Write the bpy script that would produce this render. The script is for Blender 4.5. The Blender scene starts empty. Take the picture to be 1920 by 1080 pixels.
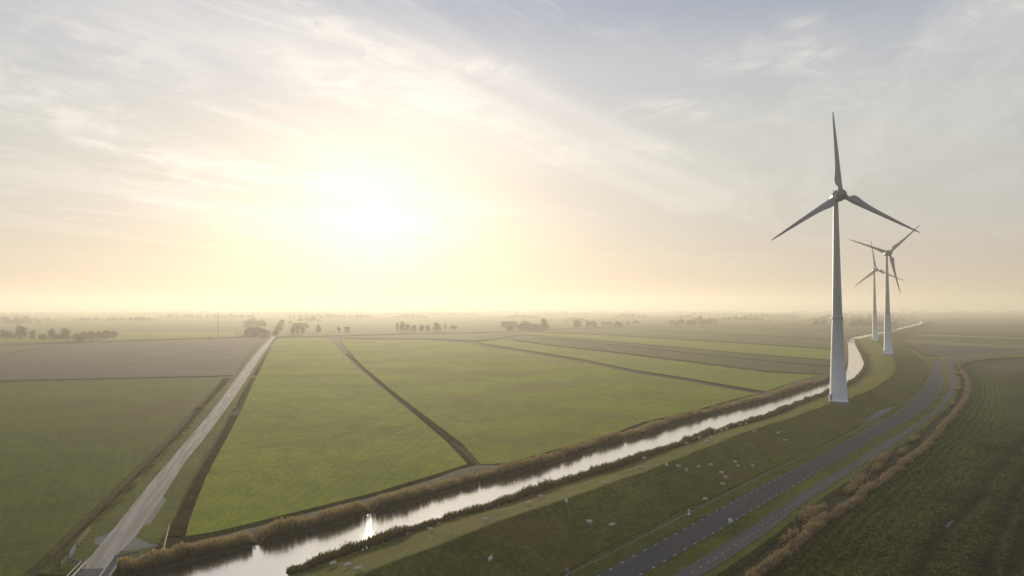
import bpy, bmesh, math, random
import numpy as np
from mathutils import Vector, Matrix, geometry
random.seed(5); rng = np.random.default_rng(5)
scene = bpy.context.scene
C = scene.collection
R = math.radians

# ------------------------------------------------------------------ camera, sky, sun, exposure
CAM_H = 45.0
FPX = 1280.0                                   # focal length in pixels of the 1920 px wide photograph
PITCH = math.atan(38.0 / FPX)                  # the horizon lies 38 px below the picture's middle
cam = bpy.data.cameras.new('camera'); cam.lens = 24.0; cam.sensor_width = 36.0
cam.clip_start = 0.5; cam.clip_end = 40000
cam_o = bpy.data.objects.new('camera', cam); C.objects.link(cam_o)
cam_o.location = (0, 0, CAM_H); cam_o.rotation_euler = (math.pi / 2 + PITCH, 0, 0)
scene.camera = cam_o
scene.view_settings.view_transform = 'Standard'; scene.view_settings.look = 'None'
scene.view_settings.exposure = 0.04; scene.view_settings.gamma = 1.0
scene.view_settings.use_curve_mapping = False

SUN_EL, SUN_AZ = R(7.0), R(-11.4)              # azimuth from +Y towards +X
SUN_DIR = Vector((math.sin(SUN_AZ) * math.cos(SUN_EL), math.cos(SUN_AZ) * math.cos(SUN_EL), math.sin(SUN_EL)))
sun = bpy.data.lights.new('sun', 'SUN'); sun.energy = 4.0; sun.angle = R(3.0); sun.color = (1.0, 0.88, 0.70)
sun_o = bpy.data.objects.new('sun', sun); C.objects.link(sun_o)
sun_o.rotation_euler = SUN_DIR.to_track_quat('Z', 'Y').to_euler()
try:
    scene.cycles.volume_bounces = 1; scene.cycles.max_bounces = 5; scene.cycles.diffuse_bounces = 2
    scene.cycles.use_denoising = True; scene.cycles.denoising_prefilter = 'NONE'; scene.cycles.denoising_input_passes = 'RGB_ALBEDO_NORMAL'; scene.cycles.sample_clamp_indirect = 3.0
except Exception: pass

def build_world():
    w = bpy.data.worlds.new('World'); scene.world = w; w.use_nodes = True
    nt = w.node_tree; nt.nodes.clear()
    N = nt.nodes.new; L = nt.links.new
    def put(sock, v):
        if isinstance(v, (int, float)): sock.default_value = v
        elif isinstance(v, tuple): sock.default_value = v
        else: L(v, sock)
    def M(op, a, b=0.0, c=0.0, clamp=False):
        n = N('ShaderNodeMath'); n.operation = op; n.use_clamp = clamp
        put(n.inputs[0], a); put(n.inputs[1], b); put(n.inputs[2], c); return n.outputs[0]
    def V(op, a, b):
        n = N('ShaderNodeVectorMath'); n.operation = op; put(n.inputs[0], a); put(n.inputs[1], b); return n
    def mix(f, a, b, mode='MIX'):
        n = N('ShaderNodeMix'); n.data_type = 'RGBA'; n.blend_type = mode
        put(n.inputs[0], f); put(n.inputs[6], a); put(n.inputs[7], b); return n.outputs[2]
    d = N('ShaderNodeTexCoord').outputs['Generated']
    s = N('ShaderNodeSeparateXYZ'); L(d, s.inputs[0]); x, y, z = s.outputs
    ramp = N('ShaderNodeValToRGB'); cr = ramp.color_ramp; cr.interpolation = 'EASE'
    stops = [(0.0, (.68, .54, .39)), (.06, (.62, .56, .50)), (.13, (.61, .60, .57)), (.22, (.61, .62, .60)),
             (.32, (.54, .57, .62)), (.42, (.37, .43, .55)), (1.0, (.20, .27, .40))]
    while len(cr.elements) < len(stops): cr.elements.new(.5)
    for e, (p, c) in zip(cr.elements, stops): e.position = p; e.color = (*c, 1)
    L(M('MAXIMUM', z, 0.0), ramp.inputs[0])
    base = ramp.outputs[0]
    sd = V('DOT_PRODUCT', d, tuple(SUN_DIR)).outputs['Value']
    # the half of the sky away from the sun is dimmer and bluer
    away = M('MULTIPLY_ADD', sd, .5, .5, True)
    far = N('ShaderNodeValToRGB'); far.color_ramp.elements[0].color = (.85, .95, 1.10, 1); far.color_ramp.elements[1].color = (1, 1, 1, 1)
    far.color_ramp.elements[1].position = .92
    L(away, far.inputs[0])
    base = mix(1.0, base, far.outputs[0], 'MULTIPLY')
    # thin high cloud, laid out on a plane far overhead
    zz = M('ADD', M('MAXIMUM', z, 0.0), .07)
    cx = M('DIVIDE', x, zz); cy = M('DIVIDE', y, zz)
    cmb = N('ShaderNodeCombineXYZ'); L(cx, cmb.inputs[0]); L(cy, cmb.inputs[1])
    def streak(rot, sc, scale, detail, rough, dist, off):
        m0 = N('ShaderNodeMapping'); m0.inputs['Rotation'].default_value = (0, 0, R(rot)); L(cmb.outputs[0], m0.inputs[0])
        mp = N('ShaderNodeMapping'); mp.inputs['Scale'].default_value = sc; mp.inputs['Location'].default_value = off
        L(m0.outputs[0], mp.inputs[0])
        n = N('ShaderNodeTexNoise'); n.inputs['Scale'].default_value = scale; n.inputs['Detail'].default_value = detail
        n.inputs['Roughness'].default_value = rough; n.inputs['Distortion'].default_value = dist
        L(mp.outputs[0], n.inputs['Vector']); return n.outputs['Fac']
    def ss(v, a, b):
        n = N('ShaderNodeMapRange'); n.interpolation_type = 'SMOOTHSTEP'; L(v, n.inputs[0])
        n.inputs[1].default_value = a; n.inputs[2].default_value = b; return n.outputs[0]
    c1 = ss(streak(-58, (.45, 1.25, 1), .75, 7, .56, .9, (3.1, 1.2, 0)), .44, .66)
    c2 = ss(streak(-48, (.6, 1.8, 1), 2.0, 8, .62, 1.2, (7.7, 4.2, 2)), .48, .70)
    c3 = ss(streak(-50, (.6, 1.0, 1), .55, 4, .5, .4, (1.7, 9.0, 5)), .40, .60)
    cl = M('ADD', M('MULTIPLY', c1, .58), M('MULTIPLY', M('MULTIPLY', c2, c3), .5), 0, True)
    cl = M('MULTIPLY', cl, ss(z, .03, .16))
    for (wx, wy, ang, su, sv, amp) in ((1300, 205, 4, .085, .016, .9), (720, 165, 12, .14, .028, .8), (1515, 62, 20, .03, .02, .8), (1450, 110, 8, .10, .022, .7), (150, 215, 20, .17, .035, .8), (230, 110, 14, .16, .03, .5),
                                       (890, 125, 6, .07, .014, .6), (1880, 12, -12, .07, .012, 1.0), (700, 95, 26, .26, .020, .55), (520, 330, 8, .16, .022, .5), (1600, 170, -14, .16, .03, .4), (1180, 290, 4, .14, .02, .4)):
        d0 = Vector(((wx-960)/1280, math.cos(PITCH)-(540-wy)/1280*math.sin(PITCH), math.sin(PITCH)+(540-wy)/1280*math.cos(PITCH))).normalized()
        e_u = Vector((d0.y, -d0.x, 0)).normalized(); e_v = e_u.cross(d0)
        if e_v.z < 0: e_v = -e_v
        ca, sa = math.cos(R(ang)), math.sin(R(ang)); a_u = e_u*ca - e_v*sa; a_v = e_u*sa + e_v*ca
        uu = M('DIVIDE', M('SUBTRACT', V('DOT_PRODUCT', d, tuple(a_u)).outputs['Value'], a_u.dot(d0)), su)
        vv = M('DIVIDE', M('SUBTRACT', V('DOT_PRODUCT', d, tuple(a_v)).outputs['Value'], a_v.dot(d0)), sv)
        if wx == 1300:
            nz = N('ShaderNodeTexNoise'); L(V('MULTIPLY', d, (14.0, 14.0, 46.0)).outputs[0], nz.inputs['Vector']); nz.inputs['Scale'].default_value = 1.0; nz.inputs['Detail'].default_value = 7; nz.inputs['Roughness'].default_value = .6; nz.inputs['Distortion'].default_value = .8
            nzr = ss(nz.outputs['Fac'], .40, .68)
        g_ = M('MULTIPLY', M('EXPONENT', M('MULTIPLY', M('ADD', M('MULTIPLY', uu, uu), M('MULTIPLY', vv, vv)), -1.0)), M('MULTIPLY_ADD', nzr, 1.05*amp, .22*amp))
        g_ = M('MULTIPLY', g_, M('GREATER_THAN', sd, 0.0))
        cl = M('ADD', cl, g_, 0, True)
    cloudc = mix(M('MULTIPLY_ADD', sd, .5, .5, True), (.40, .42, .46, 1), (.88, .86, .82, 1))
    col = mix(M('MULTIPLY', cl, .92), base, cloudc)
    # glow of the veiled sun
    om = M('SUBTRACT', 1.0, sd)
    def gl(k, a): return M('MULTIPLY', M('EXPONENT', M('MULTIPLY', om, -k)), a)
    g1 = mix(1.0, (1.0, .95, .86, 1), (0, 0, 0, 1), 'ADD')
    def addglow(col, k, a, c):
        sc = N('ShaderNodeVectorMath'); sc.operation = 'SCALE'; sc.inputs[0].default_value = c; L(gl(k, a), sc.inputs['Scale'])
        return mix(1.0, col, sc.outputs[0], 'ADD')
    col = addglow(col, 260, .18, (1, .97, .95))
    col = addglow(col, 40, .05, (.96, .97, 1.1))
    col = addglow(col, 14, .06, (.45, .80, 1.5))
    col = addglow(col, 6, .05, (.96, .96, 1.05))
    # physical clear sky shining through
    sky = N('ShaderNodeTexSky'); sky.sky_type = 'NISHITA'; sky.sun_disc = False
    sky.sun_elevation = SUN_EL; sky.sun_rotation = SUN_AZ; sky.dust_density = 3.0; sky.air_density = 1.0
    bg1 = N('ShaderNodeBackground'); L(sky.outputs[0], bg1.inputs[0]); bg1.inputs[1].default_value = 0.012
    bg2 = N('ShaderNodeBackground'); L(col, bg2.inputs[0]); bg2.inputs[1].default_value = 0.78
    ad = N('ShaderNodeAddShader'); L(bg1.outputs[0], ad.inputs[0]); L(bg2.outputs[0], ad.inputs[1])
    out = N('ShaderNodeOutputWorld'); L(ad.outputs[0], out.inputs[0])
build_world()

HAZE = dict(density=0.00030, color=(.99, .91, .75), g=.41)

# ------------------------------------------------------------------ helpers
def at(px, py, z=0.0):
    """where the line of sight through a pixel of the photograph meets height z"""
    xc = (px - 960) / FPX; yc = (540 - py) / FPX
    d = (xc, math.cos(PITCH) - yc * math.sin(PITCH), math.sin(PITCH) + yc * math.cos(PITCH))
    s = (CAM_H - z) / -d[2]
    return np.array([d[0] * s, d[1] * s, z])
def line(pts, z=0.0): return np.array([at(a, b, z) for a, b in pts])
def resample(P, n, smooth=True):
    P = np.asarray(P, float)
    if smooth and len(P) > 2:
        Q = []
        for i in range(len(P) - 1):
            p0 = P[max(i - 1, 0)]; p1 = P[i]; p2 = P[i + 1]; p3 = P[min(i + 2, len(P) - 1)]
            k1 = max(np.linalg.norm(p1 - p0), 1e-6); k2 = max(np.linalg.norm(p2 - p1), 1e-6); k3 = max(np.linalg.norm(p3 - p2), 1e-6)
            m1 = (p2 - p0) / (k1 + k2) * k2 if i > 0 else (p2 - p1)
            m2 = (p3 - p1) / (k2 + k3) * k2 if i < len(P) - 2 else (p2 - p1)
            for t in np.linspace(0, 1, 12, endpoint=False):
                Q.append((2*t**3-3*t**2+1)*p1 + (t**3-2*t**2+t)*m1 + (-2*t**3+3*t**2)*p2 + (t**3-t**2)*m2)
        Q.append(P[-1]); P = np.array(Q)
    s = np.r_[0, np.cumsum(np.linalg.norm(np.diff(P[:, :2], axis=0), axis=1))]
    t = np.linspace(0, s[-1], n) if isinstance(n, int) else n
    return np.stack([np.interp(t, s, P[:, k]) for k in range(P.shape[1])], 1)
def length(P): return np.linalg.norm(np.diff(P[:, :2], axis=0), axis=1).sum()
def normals(P):
    t = np.gradient(P[:, :2], axis=0); t /= np.maximum(np.linalg.norm(t, axis=1), 1e-9)[:, None]
    return np.stack([t[:, 1], -t[:, 0]], 1), t           # points to the right of travel
def offset(P, d):
    n, t = normals(P); Q = P.copy(); Q[:, :2] += n * np.asarray(d).reshape(-1, 1) if np.ndim(d) else n * d; return Q
def vnoise(x, y, s, seed=0):
    """smooth value noise on numpy arrays"""
    r = np.random.default_rng(seed).random((256, 256)); x = np.asarray(x) / s + 91.3; y = np.asarray(y) / s + 47.7
    i = np.floor(x).astype(int); j = np.floor(y).astype(int); u = x - i; v = y - j
    u = u*u*(3-2*u); v = v*v*(3-2*v); g = lambda a, b: r[a % 256, b % 256]
    return (g(i, j)*(1-u)+g(i+1, j)*u)*(1-v)+(g(i, j+1)*(1-u)+g(i+1, j+1)*u)*v
def inside(px, py, poly):
    c = np.zeros(len(px), bool); n = len(poly)
    for i in range(n):
        x1, y1 = poly[i][:2]; x2, y2 = poly[i-1][:2]
        if y1 == y2: continue
        m = ((y1 > py) != (y2 > py)) & (px < (x2 - x1) * (py - y1) / (y2 - y1) + x1); c ^= m
    return c
def dist_to(px, py, P):
    P = P[:, :2]; best = np.full(len(px), 1e18)
    for a, b in zip(P[:-1], P[1:]):
        ab = b - a; L2 = (ab ** 2).sum() + 1e-12
        t = np.clip(((px - a[0]) * ab[0] + (py - a[1]) * ab[1]) / L2, 0, 1)
        best = np.minimum(best, (px - a[0] - t * ab[0]) ** 2 + (py - a[1] - t * ab[1]) ** 2)
    return np.sqrt(best)

def mesh_np(name, V, F, mats=(), mat_idx=None, smooth=False, attrs=None):
    """F: (n,k) array of equal sized faces or a list of such arrays"""
    me = bpy.data.meshes.new(name); Fs = F if isinstance(F, list) else [F]
    Fs = [np.asarray(f, np.int32) for f in Fs if len(f)]
    me.vertices.add(len(V)); me.vertices.foreach_set('co', np.asarray(V, np.float32).ravel())
    loops = np.concatenate([f.ravel() for f in Fs]); tot = np.concatenate([np.full(len(f), f.shape[1]) for f in Fs])
    me.loops.add(len(loops)); me.loops.foreach_set('vertex_index', loops.astype(np.int32))
    me.polygons.add(len(tot)); st = np.r_[0, np.cumsum(tot)[:-1]]
    me.polygons.foreach_set('loop_start', st.astype(np.int32)); me.polygons.foreach_set('loop_total', tot.astype(np.int32))
    for m in mats: me.materials.append(m)
    if mat_idx is not None: me.polygons.foreach_set('material_index', np.asarray(mat_idx, np.int32))
    me.polygons.foreach_set('use_smooth', np.full(len(tot), smooth))
    for k, v in (attrs or {}).items():
        a = me.attributes.new(k, 'FLOAT', 'POINT'); a.data.foreach_set('value', np.asarray(v, np.float32))
    me.update(calc_edges=True); me.validate(); return me
def link(name, me, parent=None, **props):
    o = bpy.data.objects.new(name, me); C.objects.link(o)
    if parent is not None: o.parent = parent
    for k, v in props.items():
        if v is not None: o[k] = v
    return o
def thing(name, label, cat, loc=(0, 0, 0), rz=0.0, group=None):
    return_o = link(name, None, None, label=label, category=cat, group=group)
    return_o.location = loc; return_o.rotation_euler = (0, 0, rz); return return_o
def struct(name, me, **k): return link(name, me, None, kind='structure', **k)
def stuff(name, me, label, cat, **k): return link(name, me, None, kind='stuff', label=label, category=cat, **k)

class MB:
    """collects boxes, tubes and lathes into one mesh"""
    def __init__(s): s.v = []; s.f = []; s.m = []
    def add(s, vs, fs, m=0):
        b = len(s.v); s.v += [tuple(map(float, p)) for p in vs]; s.f += [tuple(b + i for i in f) for f in fs]; s.m += [m] * len(fs); return s
    def box(s, c, size, rz=0, m=0, axes=None):
        if axes is None:
            a = np.array([[math.cos(rz), math.sin(rz), 0], [-math.sin(rz), math.cos(rz), 0], [0, 0, 1]])
        else: a = np.array(axes)
        c = np.array(c); h = np.array(size) / 2
        vs = [c + a[0]*h[0]*i + a[1]*h[1]*j + a[2]*h[2]*k for i in (-1, 1) for j in (-1, 1) for k in (-1, 1)]
        return s.add(vs, [(0, 1, 3, 2), (4, 6, 7, 5), (0, 4, 5, 1), (2, 3, 7, 6), (0, 2, 6, 4), (1, 5, 7, 3)], m)
    def beam(s, a, b, w, h, m=0):
        a = np.array(a, float); b = np.array(b, float); d = b - a; L = np.linalg.norm(d); d /= L
        r = np.cross(d, (0, 0, 1)); r = r / np.linalg.norm(r) if np.linalg.norm(r) > 1e-6 else np.array([1., 0, 0]); u = np.cross(r, d)
        return s.box((a + b) / 2, (L, w, h), axes=[d, r, u], m=m)
    def tube(s, pts, rad, n=8, m=0, caps=True):
        pts = [np.array(p, float) for p in pts]; rad = rad if hasattr(rad, '__len__') else [rad] * len(pts)
        vs = []; fs = []
        for i, p in enumerate(pts):
            d = pts[min(i+1, len(pts)-1)] - pts[max(i-1, 0)]; d = d / np.linalg.norm(d)
            r = np.cross(d, (0, 0, 1)) if abs(d[2]) < .95 else np.cross(d, (0, 1, 0)); r /= np.linalg.norm(r); u = np.cross(r, d)
            for k in range(n):
                a = 2*math.pi*k/n; vs.append(p + rad[i]*(math.cos(a)*r + math.sin(a)*u))
        for i in range(len(pts)-1):
            for k in range(n):
                fs.append((i*n+k, i*n+(k+1) % n, (i+1)*n+(k+1) % n, (i+1)*n+k))
        if caps: fs += [tuple(range(n-1, -1, -1)), tuple((len(pts)-1)*n+k for k in range(n))]
        return s.add(vs, fs, m)
    def prism(s, poly, axis_o, ax_u, ax_v, ax_n, depth, m=0):
        o = np.array(axis_o); u = np.array(ax_u); v = np.array(ax_v); n = np.array(ax_n); k = len(poly)
        vs = [o+u*a+v*b-n*depth/2 for a, b in poly] + [o+u*a+v*b+n*depth/2 for a, b in poly]
        fs = [tuple(range(k-1, -1, -1)), tuple(range(k, 2*k))] + [(i, (i+1) % k, k+(i+1) % k, k+i) for i in range(k)]
        return s.add(vs, fs, m)
    def mesh(s, name, mats, smooth=False):
        me = bpy.data.meshes.new(name); me.from_pydata(s.v, [], s.f)
        for m in mats: me.materials.append(m)
        me.polygons.foreach_set('material_index', s.m); me.polygons.foreach_set('use_smooth', [smooth]*len(s.f))
        bm = bmesh.new(); bm.from_mesh(me); bmesh.ops.recalc_face_normals(bm, faces=bm.faces); bm.to_mesh(me); bm.free()
        return me

# ------------------------------------------------------------------ materials
def nmat(name):
    m = bpy.data.materials.new(name); m.use_nodes = True; nt = m.node_tree
    b = nt.nodes['Principled BSDF']; return m, nt, b
def noise(nt, vec, scale, detail=4, rough=.55, dist=0.0, stretch=None, rot=0.0):
    if stretch is not None or rot:
        m0 = nt.nodes.new('ShaderNodeMapping'); m0.inputs['Rotation'].default_value = (0, 0, rot); nt.links.new(vec, m0.inputs[0])
        mp = nt.nodes.new('ShaderNodeMapping'); mp.inputs['Scale'].default_value = stretch or (1, 1, 1)
        nt.links.new(m0.outputs[0], mp.inputs[0]); vec = mp.outputs[0]
    n = nt.nodes.new('ShaderNodeTexNoise'); n.inputs['Scale'].default_value = scale; n.inputs['Detail'].default_value = detail
    n.inputs['Roughness'].default_value = rough; n.inputs['Distortion'].default_value = dist
    nt.links.new(vec, n.inputs['Vector']); return n.outputs['Fac']
def rampn(nt, fac, stops):
    r = nt.nodes.new('ShaderNodeValToRGB'); cr = r.color_ramp
    while len(cr.elements) < len(stops): cr.elements.new(.5)
    for e, (p, c) in zip(cr.elements, stops): e.position = p; e.color = (*c, 1) if len(c) == 3 else c
    nt.links.new(fac, r.inputs[0]); return r.outputs[0]
def mixn(nt, f, a, b, mode='MIX'):
    n = nt.nodes.new('ShaderNodeMix'); n.data_type = 'RGBA'; n.blend_type = mode
    for s, v in ((n.inputs[0], f), (n.inputs[6], a), (n.inputs[7], b)):
        if isinstance(v, (int, float)): s.default_value = v
        elif isinstance(v, tuple): s.default_value = v if len(v) == 4 else (*v, 1)
        else: nt.links.new(v, s)
    return n.outputs[2]
def mathn(nt, op, a, b=0.0, clamp=False):
    n = nt.nodes.new('ShaderNodeMath'); n.operation = op; n.use_clamp = clamp
    for s, v in ((n.inputs[0], a), (n.inputs[1], b)):
        if isinstance(v, (int, float)): s.default_value = v
        else: nt.links.new(v, s)
    return n.outputs[0]
def coord(nt): return nt.nodes.new('ShaderNodeTexCoord').outputs['Object']
def bump(nt, b, h, dist, strength=1.0):
    n = nt.nodes.new('ShaderNodeBump'); n.inputs['Distance'].default_value = dist; n.inputs['Strength'].default_value = strength
    nt.links.new(h, n.inputs['Height']); nt.links.new(n.outputs[0], b.inputs['Normal'])
def attr(nt, name):
    a = nt.nodes.new('ShaderNodeAttribute'); a.attribute_name = name; return a.outputs['Fac']

def grass(name, dark, mid, light, patch=None, patch_scale=.02, patch_lo=.52, patch_hi=.66, rows=None, relief=.40, tuft=1.1, sheen=.05):
    """grassland: metre-wide tufts over broad patches; rows = (angle, spacing) of drill or mowing lines"""
    m, nt, b = nmat(name); v = coord(nt)
    broad = noise(nt, v, .018, 4, .6); mid_n = noise(nt, v, .14, 5, .65); t = noise(nt, v, tuft, 5, .72, .3); f = noise(nt, v, tuft*4.5, 3, .7)
    h = mathn(nt, 'ADD', mathn(nt, 'MULTIPLY', t, .65), mathn(nt, 'MULTIPLY', f, .35))
    k = mathn(nt, 'ADD', mathn(nt, 'MULTIPLY', broad, .55), mathn(nt, 'ADD', mathn(nt, 'MULTIPLY', mid_n, .50), mathn(nt, 'MULTIPLY', h, 1.5))); k = mathn(nt, 'SUBTRACT', k, .775)
    if rows:
        ang, sp = rows
        mp = nt.nodes.new('ShaderNodeMapping'); mp.inputs['Rotation'].default_value = (0, 0, ang); nt.links.new(v, mp.inputs[0])
        wv = nt.nodes.new('ShaderNodeTexWave'); wv.inputs['Scale'].default_value = .314/sp; wv.inputs['Distortion'].default_value = 1.2
        wv.inputs['Detail'].default_value = 2; wv.inputs['Detail Scale'].default_value = .3; nt.links.new(mp.outputs[0], wv.inputs[0])
        k = mathn(nt, 'ADD', k, mathn(nt, 'MULTIPLY', mathn(nt, 'SUBTRACT', wv.outputs['Fac'], .5), .045))
    c = rampn(nt, k, [(.36, dark), (.50, mid), (.64, light)])
    if patch:
        pn = noise(nt, v, patch_scale, 5, .6, .5)
        pf = rampn(nt, pn, [(patch_lo, (0, 0, 0)), (patch_hi, (1, 1, 1))])
        c = mixn(nt, pf, c, mixn(nt, t, tuple(.6*q for q in patch), tuple(1.3*q for q in patch)))
    nt.links.new(c, b.inputs['Base Color']); b.inputs['Roughness'].default_value = 1.0; b.inputs['Specular IOR Level'].default_value = .05
    b.inputs['Sheen Weight'].default_value = sheen; b.inputs['Sheen Roughness'].default_value = .6; b.inputs['Sheen Tint'].default_value = (.60, .64, .06, 1)
    bump(nt, b, h, relief); return m
def soil(name, c1, c2, scale=.8, relief=.12, rows=None):
    m, nt, b = nmat(name); v = coord(nt); n = noise(nt, v, scale, 7, .7); n2 = noise(nt, v, .03, 3)
    k = mathn(nt, 'ADD', mathn(nt, 'MULTIPLY', n, .6), mathn(nt, 'MULTIPLY', n2, .4))
    if rows:
        ang, sp = rows
        mp = nt.nodes.new('ShaderNodeMapping'); mp.inputs['Rotation'].default_value = (0, 0, ang); nt.links.new(v, mp.inputs[0])
        wv = nt.nodes.new('ShaderNodeTexWave'); wv.inputs['Scale'].default_value = .314/sp; wv.inputs['Distortion'].default_value = .8; nt.links.new(mp.outputs[0], wv.inputs[0])
        k = mathn(nt, 'ADD', k, mathn(nt, 'MULTIPLY', mathn(nt, 'SUBTRACT', wv.outputs['Fac'], .5), .05))
    nt.links.new(rampn(nt, k, [(.42, c1), (.58, c2)]), b.inputs['Base Color']); b.inputs['Roughness'].default_value = 1; b.inputs['Specular IOR Level'].default_value = .1
    bump(nt, b, n, relief); return m
def plain(name, c, rough=.6, var=.12, scale=2.0, metal=0.0, spec=.4, relief=0):
    m, nt, b = nmat(name); v = coord(nt); n = noise(nt, v, scale, 5, .6)
    nt.links.new(rampn(nt, n, [(.3, tuple(q*(1-var) for q in c)), (.7, tuple(min(1, q*(1+var)) for q in c))]), b.inputs['Base Color'])
    b.inputs['Roughness'].default_value = rough; b.inputs['Metallic'].default_value = metal; b.inputs['Specular IOR Level'].default_value = spec
    if relief: bump(nt, b, n, relief)
    return m
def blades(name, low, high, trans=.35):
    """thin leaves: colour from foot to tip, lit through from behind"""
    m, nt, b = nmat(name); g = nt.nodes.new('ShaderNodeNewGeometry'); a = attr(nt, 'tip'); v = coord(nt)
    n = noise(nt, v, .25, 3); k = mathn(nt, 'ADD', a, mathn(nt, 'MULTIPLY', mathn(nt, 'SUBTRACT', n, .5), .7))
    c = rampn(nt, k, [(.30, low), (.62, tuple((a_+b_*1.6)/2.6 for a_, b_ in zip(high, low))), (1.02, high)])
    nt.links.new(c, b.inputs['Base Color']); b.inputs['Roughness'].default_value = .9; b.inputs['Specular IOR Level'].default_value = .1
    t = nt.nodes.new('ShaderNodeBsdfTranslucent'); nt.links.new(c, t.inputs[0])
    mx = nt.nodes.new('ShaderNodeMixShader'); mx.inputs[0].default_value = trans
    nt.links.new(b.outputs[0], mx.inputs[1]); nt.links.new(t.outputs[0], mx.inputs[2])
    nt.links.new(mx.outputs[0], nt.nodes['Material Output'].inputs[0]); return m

MAT = {}
MAT['field_a'] = grass('meadow_grass', (.052, .072, .003), (.122, .146, .006), (.20, .222, .010), patch=(.105, .095, .03), patch_scale=.03, patch_lo=.58, patch_hi=.72, rows=(R(5), 3.2), sheen=.24)
MAT['field_b'] = grass('meadow_grass_olive', (.058, .074, .004), (.118, .136, .006), (.180, .198, .010), patch=(.10, .09, .032), patch_scale=.02, rows=(R(-40), 4), sheen=.24)
MAT['field_left'] = grass('young_crop', (.014, .028, .0015), (.040, .064, .003), (.074, .100, .005), patch=(.060, .044, .005), patch_scale=.011, patch_lo=.50, patch_hi=.66, rows=(R(-28), 3), relief=.15, sheen=.09)
MAT['field_bright'] = grass('bright_grass', (.080, .110, .008), (.130, .155, .012), (.170, .190, .020), relief=.2, sheen=.15)
MAT['field_dark'] = grass('dark_crop', (.030, .038, .012), (.045, .050, .016), (.060, .062, .020), relief=.1)
MAT['field_mid'] = grass('dull_grass', (.05, .062, .024), (.072, .082, .03), (.09, .098, .036), relief=.1)
MAT['dike'] = grass('dike_grass', (.030, .036, .006), (.066, .068, .011), (.135, .122, .022), patch=(.115, .066, .018), patch_scale=.05, patch_lo=.51, patch_hi=.66, relief=.5, tuft=.9, sheen=.14)
MAT['verge'] = grass('verge_grass', (.032, .048, .006), (.072, .088, .010), (.135, .140, .022), patch=(.10, .080, .026), patch_scale=.12, patch_lo=.56, patch_hi=.72, relief=.5, tuft=1.3, sheen=.09)
MAT['plain'] = grass('polder_grass', (.040, .058, .018), (.060, .078, .024), (.085, .100, .030))
MAT['bank'] = soil('bank_earth', (.020, .017, .008), (.060, .048, .022), .9, .2)
MAT['track'] = soil('dirt_track', (.026, .028, .008), (.056, .048, .018), .7, .2)
MAT['side'] = grass('ditch_side_grass', (.024, .028, .006), (.056, .056, .012), (.11, .092, .026), relief=.5, tuft=1.3)
MAT['plough'] = soil('ploughed_earth', (.045, .036, .028), (.085, .068, .052), .5, .15, rows=(R(80), 6))
MAT['plough_dark'] = soil('ploughed_earth_dark', (.050, .040, .034), (.085, .070, .058), .5, .1)
MAT['gravel_pale'] = soil('worn_paving', (.20, .18, .15), (.28, .25, .21), 2.5, .03)
MAT['puddle'] = plain('muddy_water', (.07, .08, .085), .6, .1, 1, spec=.1)
MAT['straw'] = soil('stubble', (.14, .125, .045), (.24, .21, .085), .4, .08)
MAT['gravel'] = soil('gravel_grey', (.13, .12, .105), (.24, .225, .20), 3.5, .05)
MAT['lower'] = soil('ditch_earth', (.034, .034, .012), (.080, .072, .030), .6, .3)

# far patchwork of fields
m, nt, b = nmat('far_fields'); v = coord(nt)
mp = nt.nodes.new('ShaderNodeMapping'); mp.inputs['Rotation'].default_value = (0, 0, R(-24)); nt.links.new(v, mp.inputs[0])
br = nt.nodes.new('ShaderNodeTexBrick'); br.offset = .37; br.inputs['Scale'].default_value = 1.0; br.inputs['Brick Width'].default_value = 620; br.inputs['Row Height'].default_value = 150
br.inputs['Mortar Size'].default_value = 3.0; br.inputs['Color1'].default_value = (.062, .074, .020, 1); br.inputs['Color2'].default_value = (.15, .18, .030, 1); br.inputs['Mortar'].default_value = (.035, .035, .018, 1)
nt.links.new(mp.outputs[0], br.inputs[0])
c = mixn(nt, noise(nt, v, .004, 4), br.outputs[0], (.115, .115, .04)); nt.links.new(c, b.inputs['Base Color']); b.inputs['Roughness'].default_value = 1; b.inputs['Specular IOR Level'].default_value = .05
MAT['far'] = m

# asphalt
def asphalt(name, c, wear, dirn):
    m, nt, b = nmat(name); v = coord(nt); f = noise(nt, v, 6, 4, .8); g = noise(nt, v, .8, 4, .6, .2, stretch=(.05, 1, 1), rot=-dirn)
    c1 = rampn(nt, f, [(.3, tuple(q*.85 for q in c)), (.7, tuple(q*1.15 for q in c))])
    c2 = mixn(nt, rampn(nt, g, [(.42, (0, 0, 0)), (.68, (1, 1, 1))]), c1, wear)
    nt.links.new(c2, b.inputs['Base Color']); b.inputs['Roughness'].default_value = .8; b.inputs['Specular IOR Level'].default_value = .25; bump(nt, b, f, .01); return m
MAT['asphalt'] = asphalt('asphalt', (.040, .037, .043), (.064, .059, .066), R(50))
MAT['asphalt2'] = asphalt('asphalt_path', (.046, .040, .046), (.070, .063, .068), R(50))
MAT['lane'] = asphalt('pale_lane', (.24, .205, .165), (.40, .35, .29), math.atan2(*(at(480, 665)-at(170, 1055))[[1, 0]]))
MAT['paint'] = plain('road_paint', (.62, .62, .62), .6, .1, 8)
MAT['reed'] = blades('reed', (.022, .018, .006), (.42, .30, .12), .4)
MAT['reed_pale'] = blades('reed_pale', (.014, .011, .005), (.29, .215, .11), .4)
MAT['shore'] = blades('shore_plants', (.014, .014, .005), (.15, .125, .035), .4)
MAT['tuft'] = blades('grass_tufts', (.010, .014, .003), (.070, .074, .014), .4)
MAT['tuft_brown'] = blades('withered_tufts', (.034, .030, .011), (.15, .122, .05), .4)
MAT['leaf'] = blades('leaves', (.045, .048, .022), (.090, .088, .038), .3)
MAT['leaf_gold'] = blades('leaves_golden', (.060, .050, .016), (.15, .12, .03), .35)
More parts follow.
